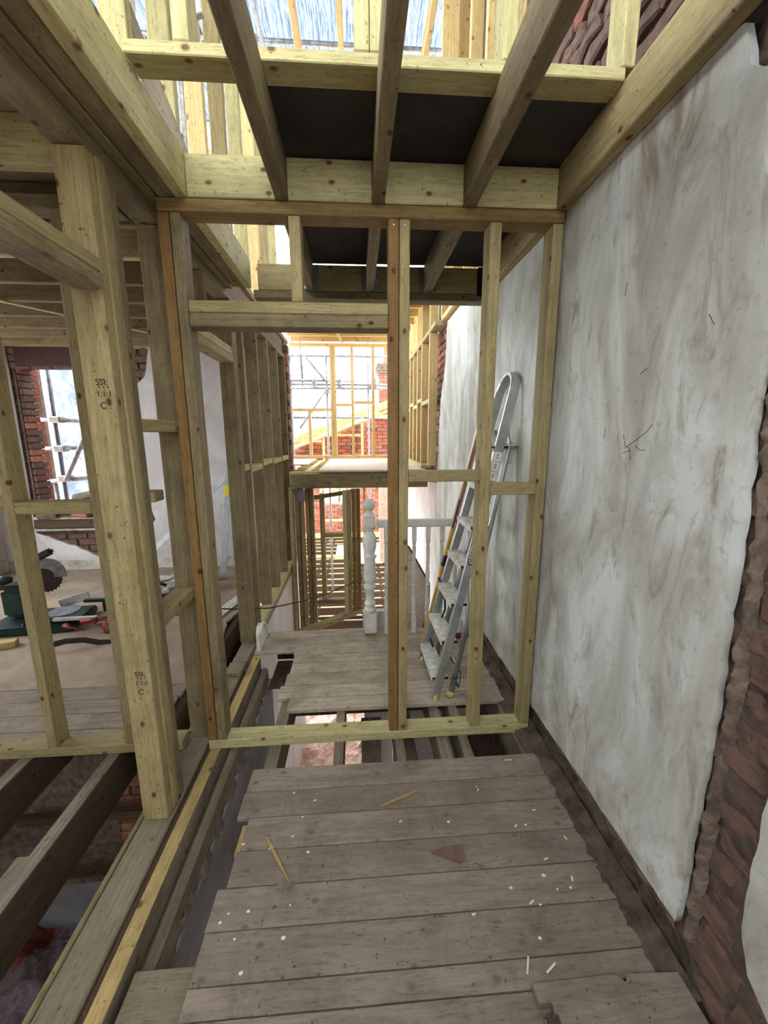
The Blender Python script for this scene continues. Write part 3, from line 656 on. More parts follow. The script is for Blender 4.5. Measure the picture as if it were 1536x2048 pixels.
beam('wall_plate', rk, (-1.6,8.72,slope(-1.6)-.065), (1.3,8.72,slope(1.3)-.065), .09, .045, 'gold')
for x in (-1.36,-.72,.10,.80): tb('short_stud', rk, x, x+.05, 8.68, 8.77, .96, slope(x)-.10, 'gold')
for x0, x1, z in [(-1.30,-.73,1.40),(-.66,.09,1.52),(.16,.79,1.92)]: tb('noggin', rk, x0, x1, 8.68, 8.77, z, z+.045, 'gold')
ch = root('chimney_stack', (.85,10,2.0), 'orange brick chimney stack with corbelled top and clay pot', 'chimney')
bricks(ch, 'Y', 10.0, .56, 1.15, 1.9, 2.98, ['brickC','brickC','brickD'], rough=.003)
for k in range(4): tb('corbel_course', ch, .54-.02*(k if k < 3 else 1), 1.17+.02*(k if k < 3 else 1), 9.96, 10.5, 2.985+k*.06, 3.04+k*.06, 'mortar', bev=.008)
bm = bmesh.new(); box_into(bm, .57, 1.14, 10.02, 10.5, -2.65, 2.98); bmobj('stack_core', bm, 'mortar_pale', ch)
bm = bmesh.new(); lathe_into(bm, .82, 10.2, [(.14,3.22),(.15,3.26),(.13,3.3),(.125,3.62),(.15,3.64),(.15,3.68)], 20); bmobj('chimney_pot', bm, 'pot', ch, smooth=True)
# scaffold beyond the gable
sc = root('scaffold', (-.4,8.2,1.0), 'grey scaffold tubes with couplers standing beyond the gable opening', 'scaffold')
T = lambda *p: tube('scaffold_tube', sc, list(p), .024, 'tube', 8)
T((-1.25,8.2,-2.6),(-1.25,8.2,4.6)); T((-.555,8.2,-2.6),(-.555,8.2,4.6)); T((.25,8.25,-2.6),(.25,8.25,4.6)); T((-1.03,8.3,2.5),(-1.10,8.3,4.6))
T((-3,8.15,3.04),(2.5,8.15,3.02)); T((-3,8.15,2.585),(.0,8.15,2.575)); T((-3,8.24,2.53),(2.5,8.24,2.50)); T((-3,8.15,2.44),(2.5,8.15,2.43)); T((-3,8.3,1.90),(1.2,8.3,1.88))
T((-1.25,8.12,3.36),(-.55,8.12,2.55)); T((-.53,8.12,2.44),(-1.1,8.12,1.68))
for x, z in [(-.80,2.56),(-.79,2.46),(-.33,2.56),(-.31,2.45),(.27,2.47),(.35,2.55),(.36,2.46),(-.555,2.36)]:
    bm = bmesh.new(); box_into(bm, x-.035, x+.035, 8.10, 8.20, z-.03, z+.035); box_into(bm, x+.02, x+.05, 8.08, 8.13, z-.015, z+.06); bmobj('coupler', bm, 'tube', sc)
hs = root('distant_house', (-2.5,22,-1), 'pale distant house roofs low on the skyline beyond the scaffold', 'house')
bm = bmesh.new(); box_into(bm, -7, -.5, 22, 26, -2.6, 1.9); bmobj('house_wall', bm, 'mortar_pale', hs)
bm = bmesh.new()
vv = [bm.verts.new(p) for p in [(-7.2,21.8,1.9),(-.3,21.8,1.9),(-.3,26.2,1.9),(-7.2,26.2,1.9),(-5.4,24,3.0),(-2.0,24,3.0)]]
for f in ((0,1,5,4),(1,2,5),(2,3,4,5),(3,0,4)): bm.faces.new([vv[i] for i in f])
bmobj('house_roof', bm, 'slate', hs)
for x in (-3.3,-2.6,-1.9): tb('window', hs, x, x+.4, 21.95, 21.99, .5, 1.3, 'galv', bev=0)
# ---- lower rear floor seen below the beam
lo_ = root('floor_rear', (-.3,9.5,-1.9), kind='structure')
for k in range(16):
    y = 6.9+k*.385
    tb('joist', lo_, -1.75, 1.1, y, y+.047, -1.90, -1.725, 'joist_old', axis='X')
    n = random.choice([-.35,-.2]); 
    for a, b in ((-1.75,-1.0),(-.93,-.78),(-.72,.05),(.15,.45),(.52,1.1)):
        tb('joist_lit_top', lo_, a+random.uniform(-.02,.02), b, y, y+.047, -1.7245, -1.712, 'pale', axis='X', bev=0)  # pale strips paint the lit tops onto the dark joists
tb('floor_sheet', lo_, .02, .62, 9.9, 11.9, -1.71, -1.69, 'chip', axis='Y'); tb('floor_sheet', lo_, -.62, -.30, 10.4, 11.7, -1.71, -1.69, 'chip', axis='Y')
tb('floor_sheet', lo_, .68, 1.1, 10.0, 11.6, -1.71, -1.69, 'sill', axis='Y')
tb('wall_plate', lo_, -1.75, 1.1, 12.60, 12.70, -1.70, -1.56, 'gold', axis='X')
for k in range(6):
    y = 4.95+k*.36; tb('joist', lo_, -.75, .35, y, y+.05, -1.93, -1.74, 'joist_old', axis='X'); tb('joist_lit_top', lo_, -.75, .35, y, y+.05, -1.7395, -1.735, 'sill', axis='X', bev=0)  # lit joist tops put into the colour here too
wrr = root('wall_rear', (-.3,12.9,-1.7), kind='structure')
def rw(a, z): return not (-1.08 < a < -.38 and z > -.62) and not (a > .76)
bricks(wrr, 'Y', 12.8, -1.75, 1.1, -1.60, .30, ['brickD','brickA','brickD','brickC'], rw, rough=.003)
polyslab('mortar_bed', wrr, [[(-1.8,-1.7),(1.2,-1.7),(1.2,.8),(-1.8,.8)], [(-1.05,-.60),(-.38,-.60),(-.38,.6),(-1.05,.6)]], 'Y', 12.84, 13.0, 'mortar_pale')
tb('plaster_strip', wrr, .80, 1.1, 12.70, 12.79, -1.6, .4, 'whitewash', axis='Z')
tr2 = root('garden_shrub', (-.75,15.5,-2.6), 'bright green shrub seen through the small rear window', 'shrub')
bm = bmesh.new()
for k in range(420):
    c = Vector((-.62+random.gauss(0,.26), 15.5+random.gauss(0,.3), -.05+random.gauss(0,.28))); r = .07
    a = Vector(noise.random_unit_vector())*r; b = Vector(noise.random_unit_vector())*r*.6
    bm.faces.new([bm.verts.new(c+a), bm.verts.new(c+b), bm.verts.new(c-a), bm.verts.new(c-b)])
bmobj('leaves', bm, 'leaf', tr2, kind='stuff'); tube('stem', tr2, [(-.75,15.5,-2.64),(-.72,15.5,-1.2),(-.65,15.5,-.2)], [.05,.04,.02], 'joist_old', 8)
# golden door frame partition on the rear floor
dfp = root('rear_stud_frame', (-.7,10.5,-1.71), 'small golden stud frame standing on the lower rear floor joists', 'stud wall', kind='thing')
tb('bottom_plate', dfp, -1.7, -.17, 10.46, 10.56, -1.71, -1.65, 'gold')
for x in (-.98,-.24): tb('stud', dfp, x, x+.055, 10.46, 10.56, -1.649, .35, 'gold')
tb('rail', dfp, -.92, -.245, 10.46, 10.56, -.71, -.66, 'gold'); tb('top_plate', dfp, -1.7, -.17, 10.46, 10.56, .351, .40, 'gold')
# partition close to the landing, one storey down
lp_ = root('stair_partition', (-.2,4.2,-.5), 'stud frame below the grey beam with a diagonal foot plate', 'stud wall', kind='thing')
beam('foot_plate', lp_, (-.60,3.90,-.47), (.06,4.46,-.47), .095, .05, 'treated')
tb('stud', lp_, -.160, -.115, 4.25, 4.345, -.445, .954, 'pale'); tb('stud', lp_, -.113, -.068, 4.27, 4.365, -.445, .954, 'treated')
tb('stud', lp_, -.065, -.02, 4.35, 4.445, -.445, .954, 'brown'); tb('stud', lp_, -.018, .03, 4.37, 4.46, -.445, .954, 'brown')
tb('thin_stud', lp_, -.445, -.392, 4.68, 4.77, -.45, .86, 'treated'); tb('thin_stud', lp_, .068, .092, 4.6, 4.66, -.35, .954, 'gold')
beam('rail', lp_, (-.50,4.64,.83), (-.04,4.64,.90), .045, .045, 'treated_grey'); tb('rail', lp_, -.39, -.12, 4.68, 4.77, .34, .385, 'treated')
tb('bottom_rail', lp_, -.50, -.02, 4.68, 4.77, -.50, -.452, 'treated_grey')
bm = bmesh.new(); box_into(bm, -.66, -.575, 4.60, 4.604, .80, .93); box_into(bm, -.66, -.655, 4.52, 4.60, .80, .93); bmobj('steel_plate', bm, 'galv', lp_)
le = root('stair_partition', (-.68,4.7,-1.7), 'close row of studs under the beam beside the plastered stair wall', 'stud wall', kind='thing')
for x, y, m in [(-.78,4.58,'treated'),(-.715,4.60,'treated_grey'),(-.665,4.62,'treated'),(-.60,4.60,'brown'),(-.553,4.62,'treated_grey')]:
    tb('stud', le, x, x+.043, y, y+.09, -1.72, .953, m, axis='Z')
# ---- newel post and balustrade on the landing
nw = root('newel_post', (.085,2.89,.022), 'turned newel post with ball finial and chipped white paint at the landing edge', 'newel post')
NX, NY = .085, 2.89
bm = bmesh.new(); box_into(bm, NX-.042, NX+.042, NY-.042, NY+.042, .024, .045); bmobj('foot', bm, 'sill', nw)
bm = bmesh.new(); g = box_into(bm, NX-.047, NX+.047, NY-.047, NY+.047, .045, .205); bmesh.ops.bevel(bm, geom=list(bm.edges), offset=.006, segments=2, affect='EDGES'); bmobj('base_block', bm, 'white', nw)
prof = [(.040,.205),(.046,.225),(.046,.235),(.030,.25),(.042,.262),(.046,.275),(.040,.29),(.030,.305),(.034,.33),(.028,.37),(.040,.385),(.047,.40),(.047,.415),(.036,.43),(.036,.44),(.046,.46),(.052,.475),(.05,.49),
        (.047,.52),(.043,.60),(.040,.635),(.047,.645),(.047,.655),(.036,.665),(.044,.69),(.052,.73),(.052,.77),(.044,.81),(.036,.825),(.028,.835),(.034,.845)]
bm = bmesh.new(); lathe_into(bm, NX, NY, prof, 20); bmobj('turned_shaft', bm, 'white', nw, smooth=True)
bm = bmesh.new(); box_into(bm, NX-.044, NX+.044, NY-.044, NY+.044, .862, .958); bmesh.ops.bevel(bm, geom=list(bm.edges), offset=.012, segments=2, affect='EDGES')
lathe_into(bm, NX, NY, [(.03,.842),(.044,.858),(.046,.868)], 20); lathe_into(bm, NX, NY, [(.046,.955),(.036,.972),(.03,.98)], 20); bmobj('cap_block', bm, 'white', nw)
bm = bmesh.new(); lathe_into(bm, NX, NY, [(.03,.978),(.025,.985),(.027,.992)]+[(.044*math.cos(a), 1.035+.048*math.sin(a)) for a in [math.radians(t) for t in range(-62, 91, 12)]], 24); bmobj('ball_finial', bm, 'white', nw, smooth=True)
bl = root('balustrade', (.5,2.89,.022), 'white painted balustrade with turned spindles beside the newel post', 'balustrade')
bm = bmesh.new(); box_into(bm, NX+.05, .885, 2.862, 2.918, .868, .925); bmesh.ops.bevel(bm, geom=list(bm.edges), offset=.01, segments=2, affect='EDGES'); bmobj('handrail', bm, 'white', bl)
for x in (.21,.315,.42,.525,.63,.735,.84):
    bm = bmesh.new(); box_into(bm, x-.016, x+.016, 2.874, 2.906, .022, .17); box_into(bm, x-.016, x+.016, 2.874, 2.906, .76, .868)
    lathe_into(bm, x, 2.89, [(.014,.17),(.017,.185),(.011,.20),(.018,.23),(.016,.30),(.012,.40),(.018,.41),(.012,.42),(.018,.50),(.012,.58),(.018,.59),(.012,.60),(.015,.70),(.011,.735),(.017,.75),(.014,.762)], 10)
    bmobj('spindle', bm, 'white', bl)
bm = bmesh.new(); box_into(bm, .03, .28, 3.20, 3.26, -2.65, .06); bmobj('plaster_return', bm, 'plaster_room', wl)
pn = root('leaning_panel', (.55,3.1,-.2), 'brown flat panel with dark edge leaning behind the balustrade', 'panel')
polyslab('panel_face', pn, [[(.25,-.3),(.50,-.3),(.58,.15),(.58,.32),(.42,.62),(.25,.80)]], 'Y', 3.15, 3.17, 'chip')
tube('panel_edge', pn, [(.25,3.145,.82),(.42,3.145,.63),(.587,3.145,.32),(.587,3.145,.15),(.50,3.145,-.3)], .008, 'joist_old', 6)
cs = root('moulded_skirting_end', (-.70,2.8,.022), 'white curved end of an old skirting board by the stairwell corner', 'skirting')
bm = bmesh.new(); pr_ = [(2.69,.0),(2.69,.14),(2.70,.165),(2.73,.19),(2.77,.20),(2.81,.18),(2.86,.13),(2.90,.06),(2.93,.022)]
a = [bm.verts.new((-.735+.0*i, y, z)) for i, (y, z) in enumerate(pr_)]; b = [bm.verts.new((-.712, y, z)) for y, z in pr_]
bm.faces.new(a); bm.faces.new(b[::-1])
for i in range(len(a)): bm.faces.new((a[i], a[(i+1) % len(a)], b[(i+1) % len(a)], b[i]))
bmobj('board', bm, 'white', cs); tube('bead', cs, [(-.70,y,z+.004) for y, z in pr_[1:]], .009, 'white', 6)
# ---- folding step ladder leaning on the wall
la = root('step_ladder', (.5,2.3,.022), 'folded aluminium step ladder leaning on the plastered wall behind the studs', 'ladder')
def lerp(a, b, t): return Vector(a)*(1-t)+Vector(b)*t
N0, N1 = (.433,2.080,.024), (.843,2.165,1.78); Q0, Q1 = (.425,2.505,.024), (.843,2.385,1.78)
hoop = [lerp(N0,N1,0), lerp(N0,N1,.5), N1, (.855,2.19,1.825), (.862,2.23,1.855), (.864,2.275,1.865), (.862,2.32,1.855), (.855,2.36,1.825), Q1, lerp(Q0,Q1,.5), Q0]
def rail(name, pts, w, d, mat):
    """flat extrusion: w across the climbing direction, d thin"""
    bm = bmesh.new(); pts = [Vector(p) for p in pts]; rings = []
    out = Vector((math.cos(.235), 0, -math.sin(.235)))
    for i, p in enumerate(pts):
        t = (pts[min(i+1, len(pts)-1)]-pts[max(i-1, 0)]).normalized(); s = t.cross(out).normalized()
        rings.append([bm.verts.new(p+out*a*w/2+s*b*d/2) for a, b in ((-1,-.6),(-.85,-1),(.85,-1),(1,-.6),(1,.6),(.85,1),(-.85,1),(-1,.6))])
    for a, b in zip(rings, rings[1:]):
        for k in range(8): bm.faces.new((a[k], a[(k+1)%8], b[(k+1)%8], b[k]))
    bm.faces.new(rings[0]); bm.faces.new(rings[-1][::-1]); return bmobj(name, bm, mat, la)
rail('front_rail', hoop, .050, .024, 'rail_metal')
R0, R1 = (.525,2.088,.024), (.838,2.185,1.47); P0, P1 = (.52,2.50,.024), (.838,2.37,1.47)
for a, b, e in ((R0,R1,(.815,2.185,1.56)),(P0,P1,(.815,2.37,1.56))):
    tube('rear_leg', la, [a, lerp(a,b,.4), lerp(a,b,.97), b, e], .017, 'rail_metal', 10)
    tube('rubber_foot', la, [Vector(a)-Vector((.003,0,.0)), lerp(a,b,.022)], .023, 'rubber', 10)
for a, b in ((N0,N1),(Q0,Q1)): tube('rubber_foot', la, [Vector(a)-Vector((0,0,.001)), lerp(a,b,.016)], .034, 'rubber', 10, flat=(.034,.016))
for k in range(7):
    t = (.125+k*.222)/1.756; p, q = lerp(N0,N1,t), lerp(Q0,Q1,t); d = (q-p).normalized()
    bm = bmesh.new(); c = (p+q)/2; L = (q-p).length/2-.012; ax = d; ox = Vector((1,0,.0)) - ax*ax.x; ox.normalize(); oz = ax.cross(ox)
    if oz.z < 0: oz = -oz
    def slab(z0, z1, x0, x1):
        vs = [bm.verts.new(c+ax*i*L+ox*x+oz*z) for i in (-1,1) for x, z in ((x0,z0),(x1,z0),(x1,z1),(x0,z1))]
        for f in ((0,1,2,3),(7,6,5,4),(0,4,5,1),(1,5,6,2),(2,6,7,3),(3,7,4,0)): bm.faces.new([vs[i] for i in f])
    slab(-.004, 0, -.045, .045); slab(-.03, -.004, -.045, -.041)
    if k == 6: slab(-.004, .0, .045, .13)
    bmobj('step' if k < 6 else 'platform', bm, 'step_metal', la)
    tube('step_end_cap', la, [c-ax*L-oz*.012-ox*.04, c-ax*L-oz*.012+ox*.05], .007, 'black', 6)
for t in (.13,.55):
    tube('cross_brace', la, [lerp(R0,R1,t), lerp(P0,P1,t)], .007, 'alu', 6)
tube('webbing_strap', la, [(.52,2.47,.62),(.555,2.44,.55),(.56,2.42,.42),(.50,2.38,.30),(.54,2.2,.22),(.60,2.14,.14),(.585,2.12,.06),(.55,2.16,.10)], .012, 'teal', 8, flat=(.003,.012))
tube('webbing_strap', la, [(.47,2.45,.20),(.50,2.42,.12),(.51,2.44,.06)], .012, 'teal', 8, flat=(.003,.012))
bm = bmesh.new(); box_into(bm, .795, .855, 2.175, 2.19, 1.38, 1.50); bmesh.ops.bevel(bm, geom=list(bm.edges), offset=.006, segments=1, affect='EDGES'); bmobj('hinge_bracket', bm, 'alu', la)
tube('hinge_hook', la, [(.80,2.18,1.50),(.83,2.18,1.49),(.868,2.18,1.465)], .010, 'alu', 8)
tube('rivet', la, [(.548,2.066,.16),(.548,2.072,.16)], .013, 'teal', 10)
def oval_badge(parent, c, R, w, h, s, fs):
    bm = bmesh.new(); n = 24
    for rr, zz in ((1.0,0),):
        top = [bm.verts.new((w/2*math.cos(2*math.pi*k/n), h/2*math.sin(2*math.pi*k/n), .0006)) for k in range(n)]; bm.faces.new(top)
    me = bpy.data.meshes.new('badge_mesh'); bm.to_mesh(me); bm.free(); link('badge', me, M['print'], parent, Matrix.Translation(c) @ R, 'black oval badge with white lettering')
    bm = bmesh.new(); top = [bm.verts.new((w*.45*math.cos(2*math.pi*k/n), h*.42*math.sin(2*math.pi*k/n), .001)) for k in range(n)]; bm.faces.new(top)
    me = bpy.data.meshes.new('badge_mesh'); bm.to_mesh(me); bm.free(); link('badge_field', me, M['white'], parent, Matrix.Translation(c) @ R)
    text('badge_lettering', parent, s, fs, Vector(c)+R.to_3x3() @ Vector((0,0,.0014)), R, 'print', ext=.0002)
u = (Vector(N1)-Vector(N0)).normalized(); nrm = Vector((0,-1,0)); nrm = (nrm-u*nrm.dot(u)).normalized(); v3 = nrm.cross(u)
Rb = Matrix((u, v3, nrm)).transposed().to_4x4()
oval_badge(la, lerp(N0,N1,.50)+nrm*.0135, Rb, .17, .045, 'WERNER', .034)
for t, lab in ((.795,'grey pictogram sticker'),(.765,None),(.735,None)):
    me = boxmesh(.048, .04, .001, M['white'], 0); link('warning_sticker', me, None, la, Matrix.Translation(lerp(N0,N1,t)+nrm*.0130) @ Rb, lab)
    text('sticker_print', la, 'AA' if t > .76 else 'VA', .022, lerp(N0,N1,t)+nrm*.0138, Rb, 'print', ext=.0002)
# second ladder part: pole with yellow stiles behind
yp = root('extension_ladder', (.5,2.8,.022), 'narrow ladder section with yellow lower edge leaning behind the step ladder', 'ladder')
beam('yellow_stile', yp, (.462,2.70,.03), (.672,2.70,.93), .022, .03, 'yellowp', up=(0,1,0), label='yellow stile')
beam('black_sleeve', yp, (.597,2.70,.62), (.617,2.70,.70), .024, .034, 'black', up=(0,1,0))
beam('stile', yp, (.673,2.70,.94), (.84,2.70,1.655), .028, .045, 'copperpaint', up=(0,1,0)); tube('end_knob', yp, [(.84,2.70,1.655),(.852,2.70,1.70)], .014, 'black', 8)
beam('black_stile_edge', yp, (.655,2.68,.90), (.70,2.68,1.10), .01, .012, 'black', up=(0,1,0))
rc = root('toolbox', (.70,2.82,.022), 'white plastic tub with a red band on the floor behind the ladder', 'tub')
bm = bmesh.new(); box_into(bm, .62, .78, 2.76, 2.84, .06, .17); bmesh.ops.bevel(bm, geom=list(bm.edges), offset=.01, segments=1, affect='EDGES'); bmobj('tub_body', bm, 'white', rc)
bm = bmesh.new(); box_into(bm, .61, .79, 2.75, 2.845, .022, .058); bmesh.ops.bevel(bm, geom=list(bm.edges), offset=.008, segments=1, affect='EDGES'); bmobj('tub_base', bm, 'red', rc)
# ================================================================== LEFT ROOM CONTENTS
# mitre saw
ms = root('mitre_saw', (-2.55,3.25,.02), 'dark green sliding mitre saw with exposed blade standing on the room floor', 'saw')
def rbox(name, par, x0, x1, y0, y1, z0, z1, mat, rot=0, bev=.01, label=None, tilt=0):
    bm = bmesh.new(); box_into(bm, -(x1-x0)/2, (x1-x0)/2, -(y1-y0)/2, (y1-y0)/2, -(z1-z0)/2, (z1-z0)/2)
    bmesh.ops.bevel(bm, geom=list(bm.edges), offset=bev, segments=2, affect='EDGES')
    me = bpy.data.meshes.new(name+'_mesh'); bm.to_mesh(me); bm.free()
    return link(name, me, M[mat], par, Matrix.Translation(((x0+x1)/2, (y0+y1)/2, (z0+z1)/2)) @ Matrix.Rotation(rot, 4, 'Z') @ Matrix.Rotation(tilt, 4, 'Y'), label)
rbox('base', ms, -2.90,-2.27, 3.05,3.45, .022,.085, 'greensaw', .12, .015)
rbox('table', ms, -2.62,-2.22, 3.12,3.36, .095,.125, 'greensaw', .12, .008)
bm = bmesh.new(); lathe_into(bm, -2.42, 3.26, [(.11,.126),(.11,.132)], 28); bmobj('turntable', bm, 'galv', ms, smooth=False)
rbox('fence', ms, -2.55,-2.31, 3.40,3.42, .13,.20, 'alu', .12, .003, tilt=-.28)
rbox('support_rail', ms, -2.40,-2.08, 3.10,3.135, .112,.135, 'alu', .05, .004)
rbox('support_block', ms, -2.31,-2.13, 3.33,3.37, .165,.19, 'greensaw', .05, .004); rbox('support_leg', ms, -2.16,-2.13, 3.33,3.36, .08,.165, 'black', 0, .003)
tube('clamp_handle', ms, [(-2.17,3.08,.115),(-2.10,3.07,.125),(-2.04,3.06,.14)], [.018,.014,.012], 'red', 8)
tube('clamp_handle', ms, [(-2.28,3.05,.10),(-2.24,3.04,.085),(-2.13,3.03,.07)], [.022,.009,.008], 'red', 8)
rbox('motor_arm', ms, -2.86,-2.66, 3.2,3.36, .10,.34, 'greensaw', 0, .03)
rbox('slide_head', ms, -2.95,-2.62, 3.22,3.34, .335,.37, 'black', .1, .008)
bm = bmesh.new(); n = 48
ctr = Vector((-2.55,3.30,.40)); ra = [bm.verts.new(ctr+Vector((math.cos(2*math.pi*k/n)*(.112 if k % 2 else .125)*.8, math.cos(2*math.pi*k/n)*.05, math.sin(2*math.pi*k/n)*(.112 if k % 2 else .125)))) for k in range(n)]
rb_ = [bm.verts.new(v.co+Vector((.002,-.004,0))) for v in ra]; bm.faces.new(ra); bm.faces.new(rb_[::-1])
for k in range(n): bm.faces.new((ra[k], ra[(k+1)%n], rb_[(k+1)%n], rb_[k]))
bmobj('saw_blade', bm, 'sawblade', ms)
bm = bmesh.new(); pts = []
for k in range(13):
    a = math.radians(-10+k*11); pts.append((ctr+Vector((math.cos(a)*.125, math.cos(a)*.07-.01, math.sin(a)*.155+.02)), ctr+Vector((math.cos(a)*.06, math.cos(a)*.04-.01, math.sin(a)*.07+.02))))
va = [(bm.verts.new(p), bm.verts.new(q)) for p, q in pts]
for a, b in zip(va, va[1:]): bm.faces.new((a[0], b[0], b[1], a[1]))
g = bmesh.ops.extrude_face_region(bm, geom=bm.faces[:]); bmesh.ops.translate(bm, vec=(0,-.02,0), verts=[v for v in g['geom'] if isinstance(v, bmesh.types.BMVert)])
bmobj('blade_guard', bm, 'tube', ms)
rbox('handle', ms, -2.60,-2.42, 3.22,3.27, .58,.635, 'black', .1, .015, tilt=-.45); rbox('trigger', ms, -2.58,-2.54, 3.20,3.24, .57,.60, 'red', 0, .008)
tube('knob', ms, [(-2.84,3.2,.41),(-2.80,3.2,.425),(-2.74,3.2,.43)], [.03,.042,.026], 'black', 12); tube('adjuster', ms, [(-2.62,3.1,.02),(-2.62,3.1,.10)], .012, 'black', 8)
tube('power_cable', ms, [(-2.13,3.34,.16),(-1.95,3.5,.20),(-1.7,3.7,.24),(-1.5,3.72,.06)], .005, 'cable', 6)
def tag(o, label, cat, group=None):
    o['label'] = label; o['category'] = cat
    if group: o['group'] = group
    return o
o = rbox('timber_offcut', None, -2.74,-2.52, 2.84,2.91, .021,.066, 'yellow', .35, .003); tag(o, 'short timber offcut lying on the room floor at the left', 'offcut')
bg_ = root('rubbish_bag', (-2.12,2.92,.02), 'crumpled red brown plastic bag on the floor behind the thick post', 'bag')
bm = bmesh.new(); bmesh.ops.create_icosphere(bm, subdivisions=3, radius=1)
for v in bm.verts:
    q = noise.noise_vector(v.co*2.2); v.co = Vector((v.co.x*.16, v.co.y*.11, v.co.z*.08)) + q*.045; v.co.z = max(v.co.z, -.065)
bmesh.ops.translate(bm, vec=(-1.88,3.10,.088), verts=bm.verts); bmobj('bag_body', bm, 'redbag', bg_); tube('bag_neck', bg_, [(-1.98,3.08,.12),(-2.04,3.08,.135),(-2.07,3.07,.11)], [.03,.015,.02], 'redbag', 8)
st = root('metal_strap', (-2.1,2.8,.02), 'long dark flexible metal strip curling over the brown floor', 'strip')
tube('strip_band', st, [(-2.24,2.80,.045),(-2.20,2.80,.07),(-2.12,2.82,.085),(-2.02,2.86,.07),(-1.93,2.88,.035),(-1.80,2.90,.024),(-1.68,2.92,.024)], .03, 'cable', 8, flat=(.022,.003))
rbox('paint_scab', st, -2.265,-2.235, 2.79,2.82, .045,.06, 'debris', .3, .003)
pt = root('power_tool', (-1.8,3.7,.02), 'dark blue power tool with white plug and black handle on the floor', 'tool')
rbox('tool_body', pt, -1.93,-1.72, 3.62,3.80, .022,.10, 'blue', .5, .02); rbox('tool_box', pt, -1.80,-1.55, 3.78,3.98, .022,.12, 'blue', .3, .015)
rbox('plug', pt, -1.82,-1.76, 3.62,3.67, .105,.15, 'white', .4, .012); tube('handle_loop', pt, [(-1.93,3.68,.10),(-1.92,3.68,.17),(-1.86,3.69,.19),(-1.80,3.70,.16)], .014, 'black', 8)
tube('flex', pt, [(-1.79,3.65,.15),(-1.75,3.7,.19),(-1.65,3.8,.18)], .004, 'white', 6)
rbox('packet', pt, -1.80,-1.66, 3.9,4.0, .122,.19, 'blue', .2, .01); rbox('packet_label', pt, -1.84,-1.78, 3.88,3.9, .13,.20, 'white', .2, .004)
tg = root('steel_set_square', (-1.7,4.3,.02), 'pale grey triangular steel frame with yellow sticker leaning in the room', 'frame')
beam('long_bar', tg, (-1.345,4.32,1.16), (-1.47,4.26,.02), .065, .008, 'angle', up=(0,-1,.02)); beam('diagonal_bar', tg, (-1.35,4.33,1.15), (-2.30,4.30,.22), .06, .008, 'angle', up=(0,-1,.3))
beam('foot_bar', tg, (-2.30,4.28,.04), (-1.45,4.25,.03), .045, .008, 'angle', up=(0,-1,.2))
beam('sticker', tg, (-1.365,4.30,1.03), (-1.378,4.295,.91), .05, .012, 'sticker', up=(0,-1,.02), label='yellow sticker')
rbox('end_foot', tg, -1.56,-1.53, 4.15,4.24, .022,.10, 'galv', 0, .006)
for k in range(3):
    o = beam('trim_strip', None, (-1.33+.05*k,3.05,.024+.002*k), (-1.10+.03*k,3.95,.026+.002*k), .03, .006, 'white'); tag(o, 'thin white trim strip lying on the floor edge by the doorway', 'trim strip', 'white trim strips on the room floor')
# loose bricks and rubble on the window sill
for k, (x, y, z, r, t, m) in enumerate([(-3.22,4.62,.80,.5,.35,'brickE'),(-3.06,4.60,.70,-.2,.05,'brickD'),(-2.98,4.66,.79,.2,.1,'brickD'),(-3.40,4.58,.69,.1,-.1,'brickE'),(-2.80,4.62,.70,.6,0,'brickC'),(-2.74,4.66,.79,0,.1,'brickD'),(-3.02,4.6,.88,.3,-.2,'joist_top')]):
    me = brickmesh(m, .2, .065, .1, k % 4, .006)
    o = link('loose_brick', me, None, None, Matrix.Translation((x, y, z)) @ Matrix.Rotation(r, 4, 'Z') @ Matrix.Rotation(t, 4, 'Y') @ Matrix.Rotation(.1*k, 4, 'X'))
    tag(o, ['dark brick tilted highest on the left of the sill pile','pale brick lying flat in the middle of the sill pile','pale brick resting on the middle of the sill pile','dark brick at the far left end of the sill pile',
        'orange brick at the bottom right of the sill pile','pale brick on top of the orange one on the sill','brown timber lump on top of the sill pile'][k], 'brick', 'loose bricks on the window sill')
# outside the opening
sx = root('scaffold', (-3.6,5.3,0), 'galvanised scaffold tubes just outside the room opening', 'scaffold')
T = lambda *p: tube('scaffold_tube', sx, list(p), .026, 'tube', 10)
T((-3.685,5.3,-2.6),(-3.685,5.3,4.2)); T((-4.05,5.34,1.75),(-2.4,5.34,1.69)); T((-4.05,5.34,1.39),(-2.4,5.34,1.41)); T((-4.05,5.34,.97),(-2.4,5.34,1.10))
T((-3.62,5.24,1.0),(-3.0,5.24,2.1)); T((-3.86,5.4,-2.6),(-3.86,5.4,.95)); T((-3.5,5.4,2.42),(-2.7,5.4,2.22))
for z in (1.74,1.39,1.02):
    bm = bmesh.new(); box_into(bm, -3.73,-3.60, 5.26,5.37, z-.04, z+.04); bmesh.ops.bevel(bm, geom=list(bm.edges), offset=.012, segments=1, affect='EDGES'); box_into(bm, -3.60,-3.53, 5.27,5.30, z-.01, z+.02); bmobj('coupler', bm, 'alu_dirty', sx)
for z in (1.75,1.39,.97): tube('tube_end', sx, [(-4.06,5.34,z),(-4.04,5.34,z)], .030, 'black', 10)
ps = root('debris_sheeting', (-3.2,5.8,0), 'billowing white translucent sheeting tied to the outer scaffold', 'sheeting')
def shf(u, v):
    x = -4.1+u*2.6; z = .2+v*2.5
    return Vector((x, 5.85+.10*math.sin(4*x+3*z)+.045*abs(math.sin((x+4.1)*11+z*6))+.03*math.sin(z*2+x*23), z)), Vector((0,1,0))
roughgrid('sheet', ps, shf, 150, 60, 'poly', .03, 2)
xb = root('brick_return', (-4.3,5.5,0), 'pale orange brick pier outside the left of the opening', 'wall', kind='thing')
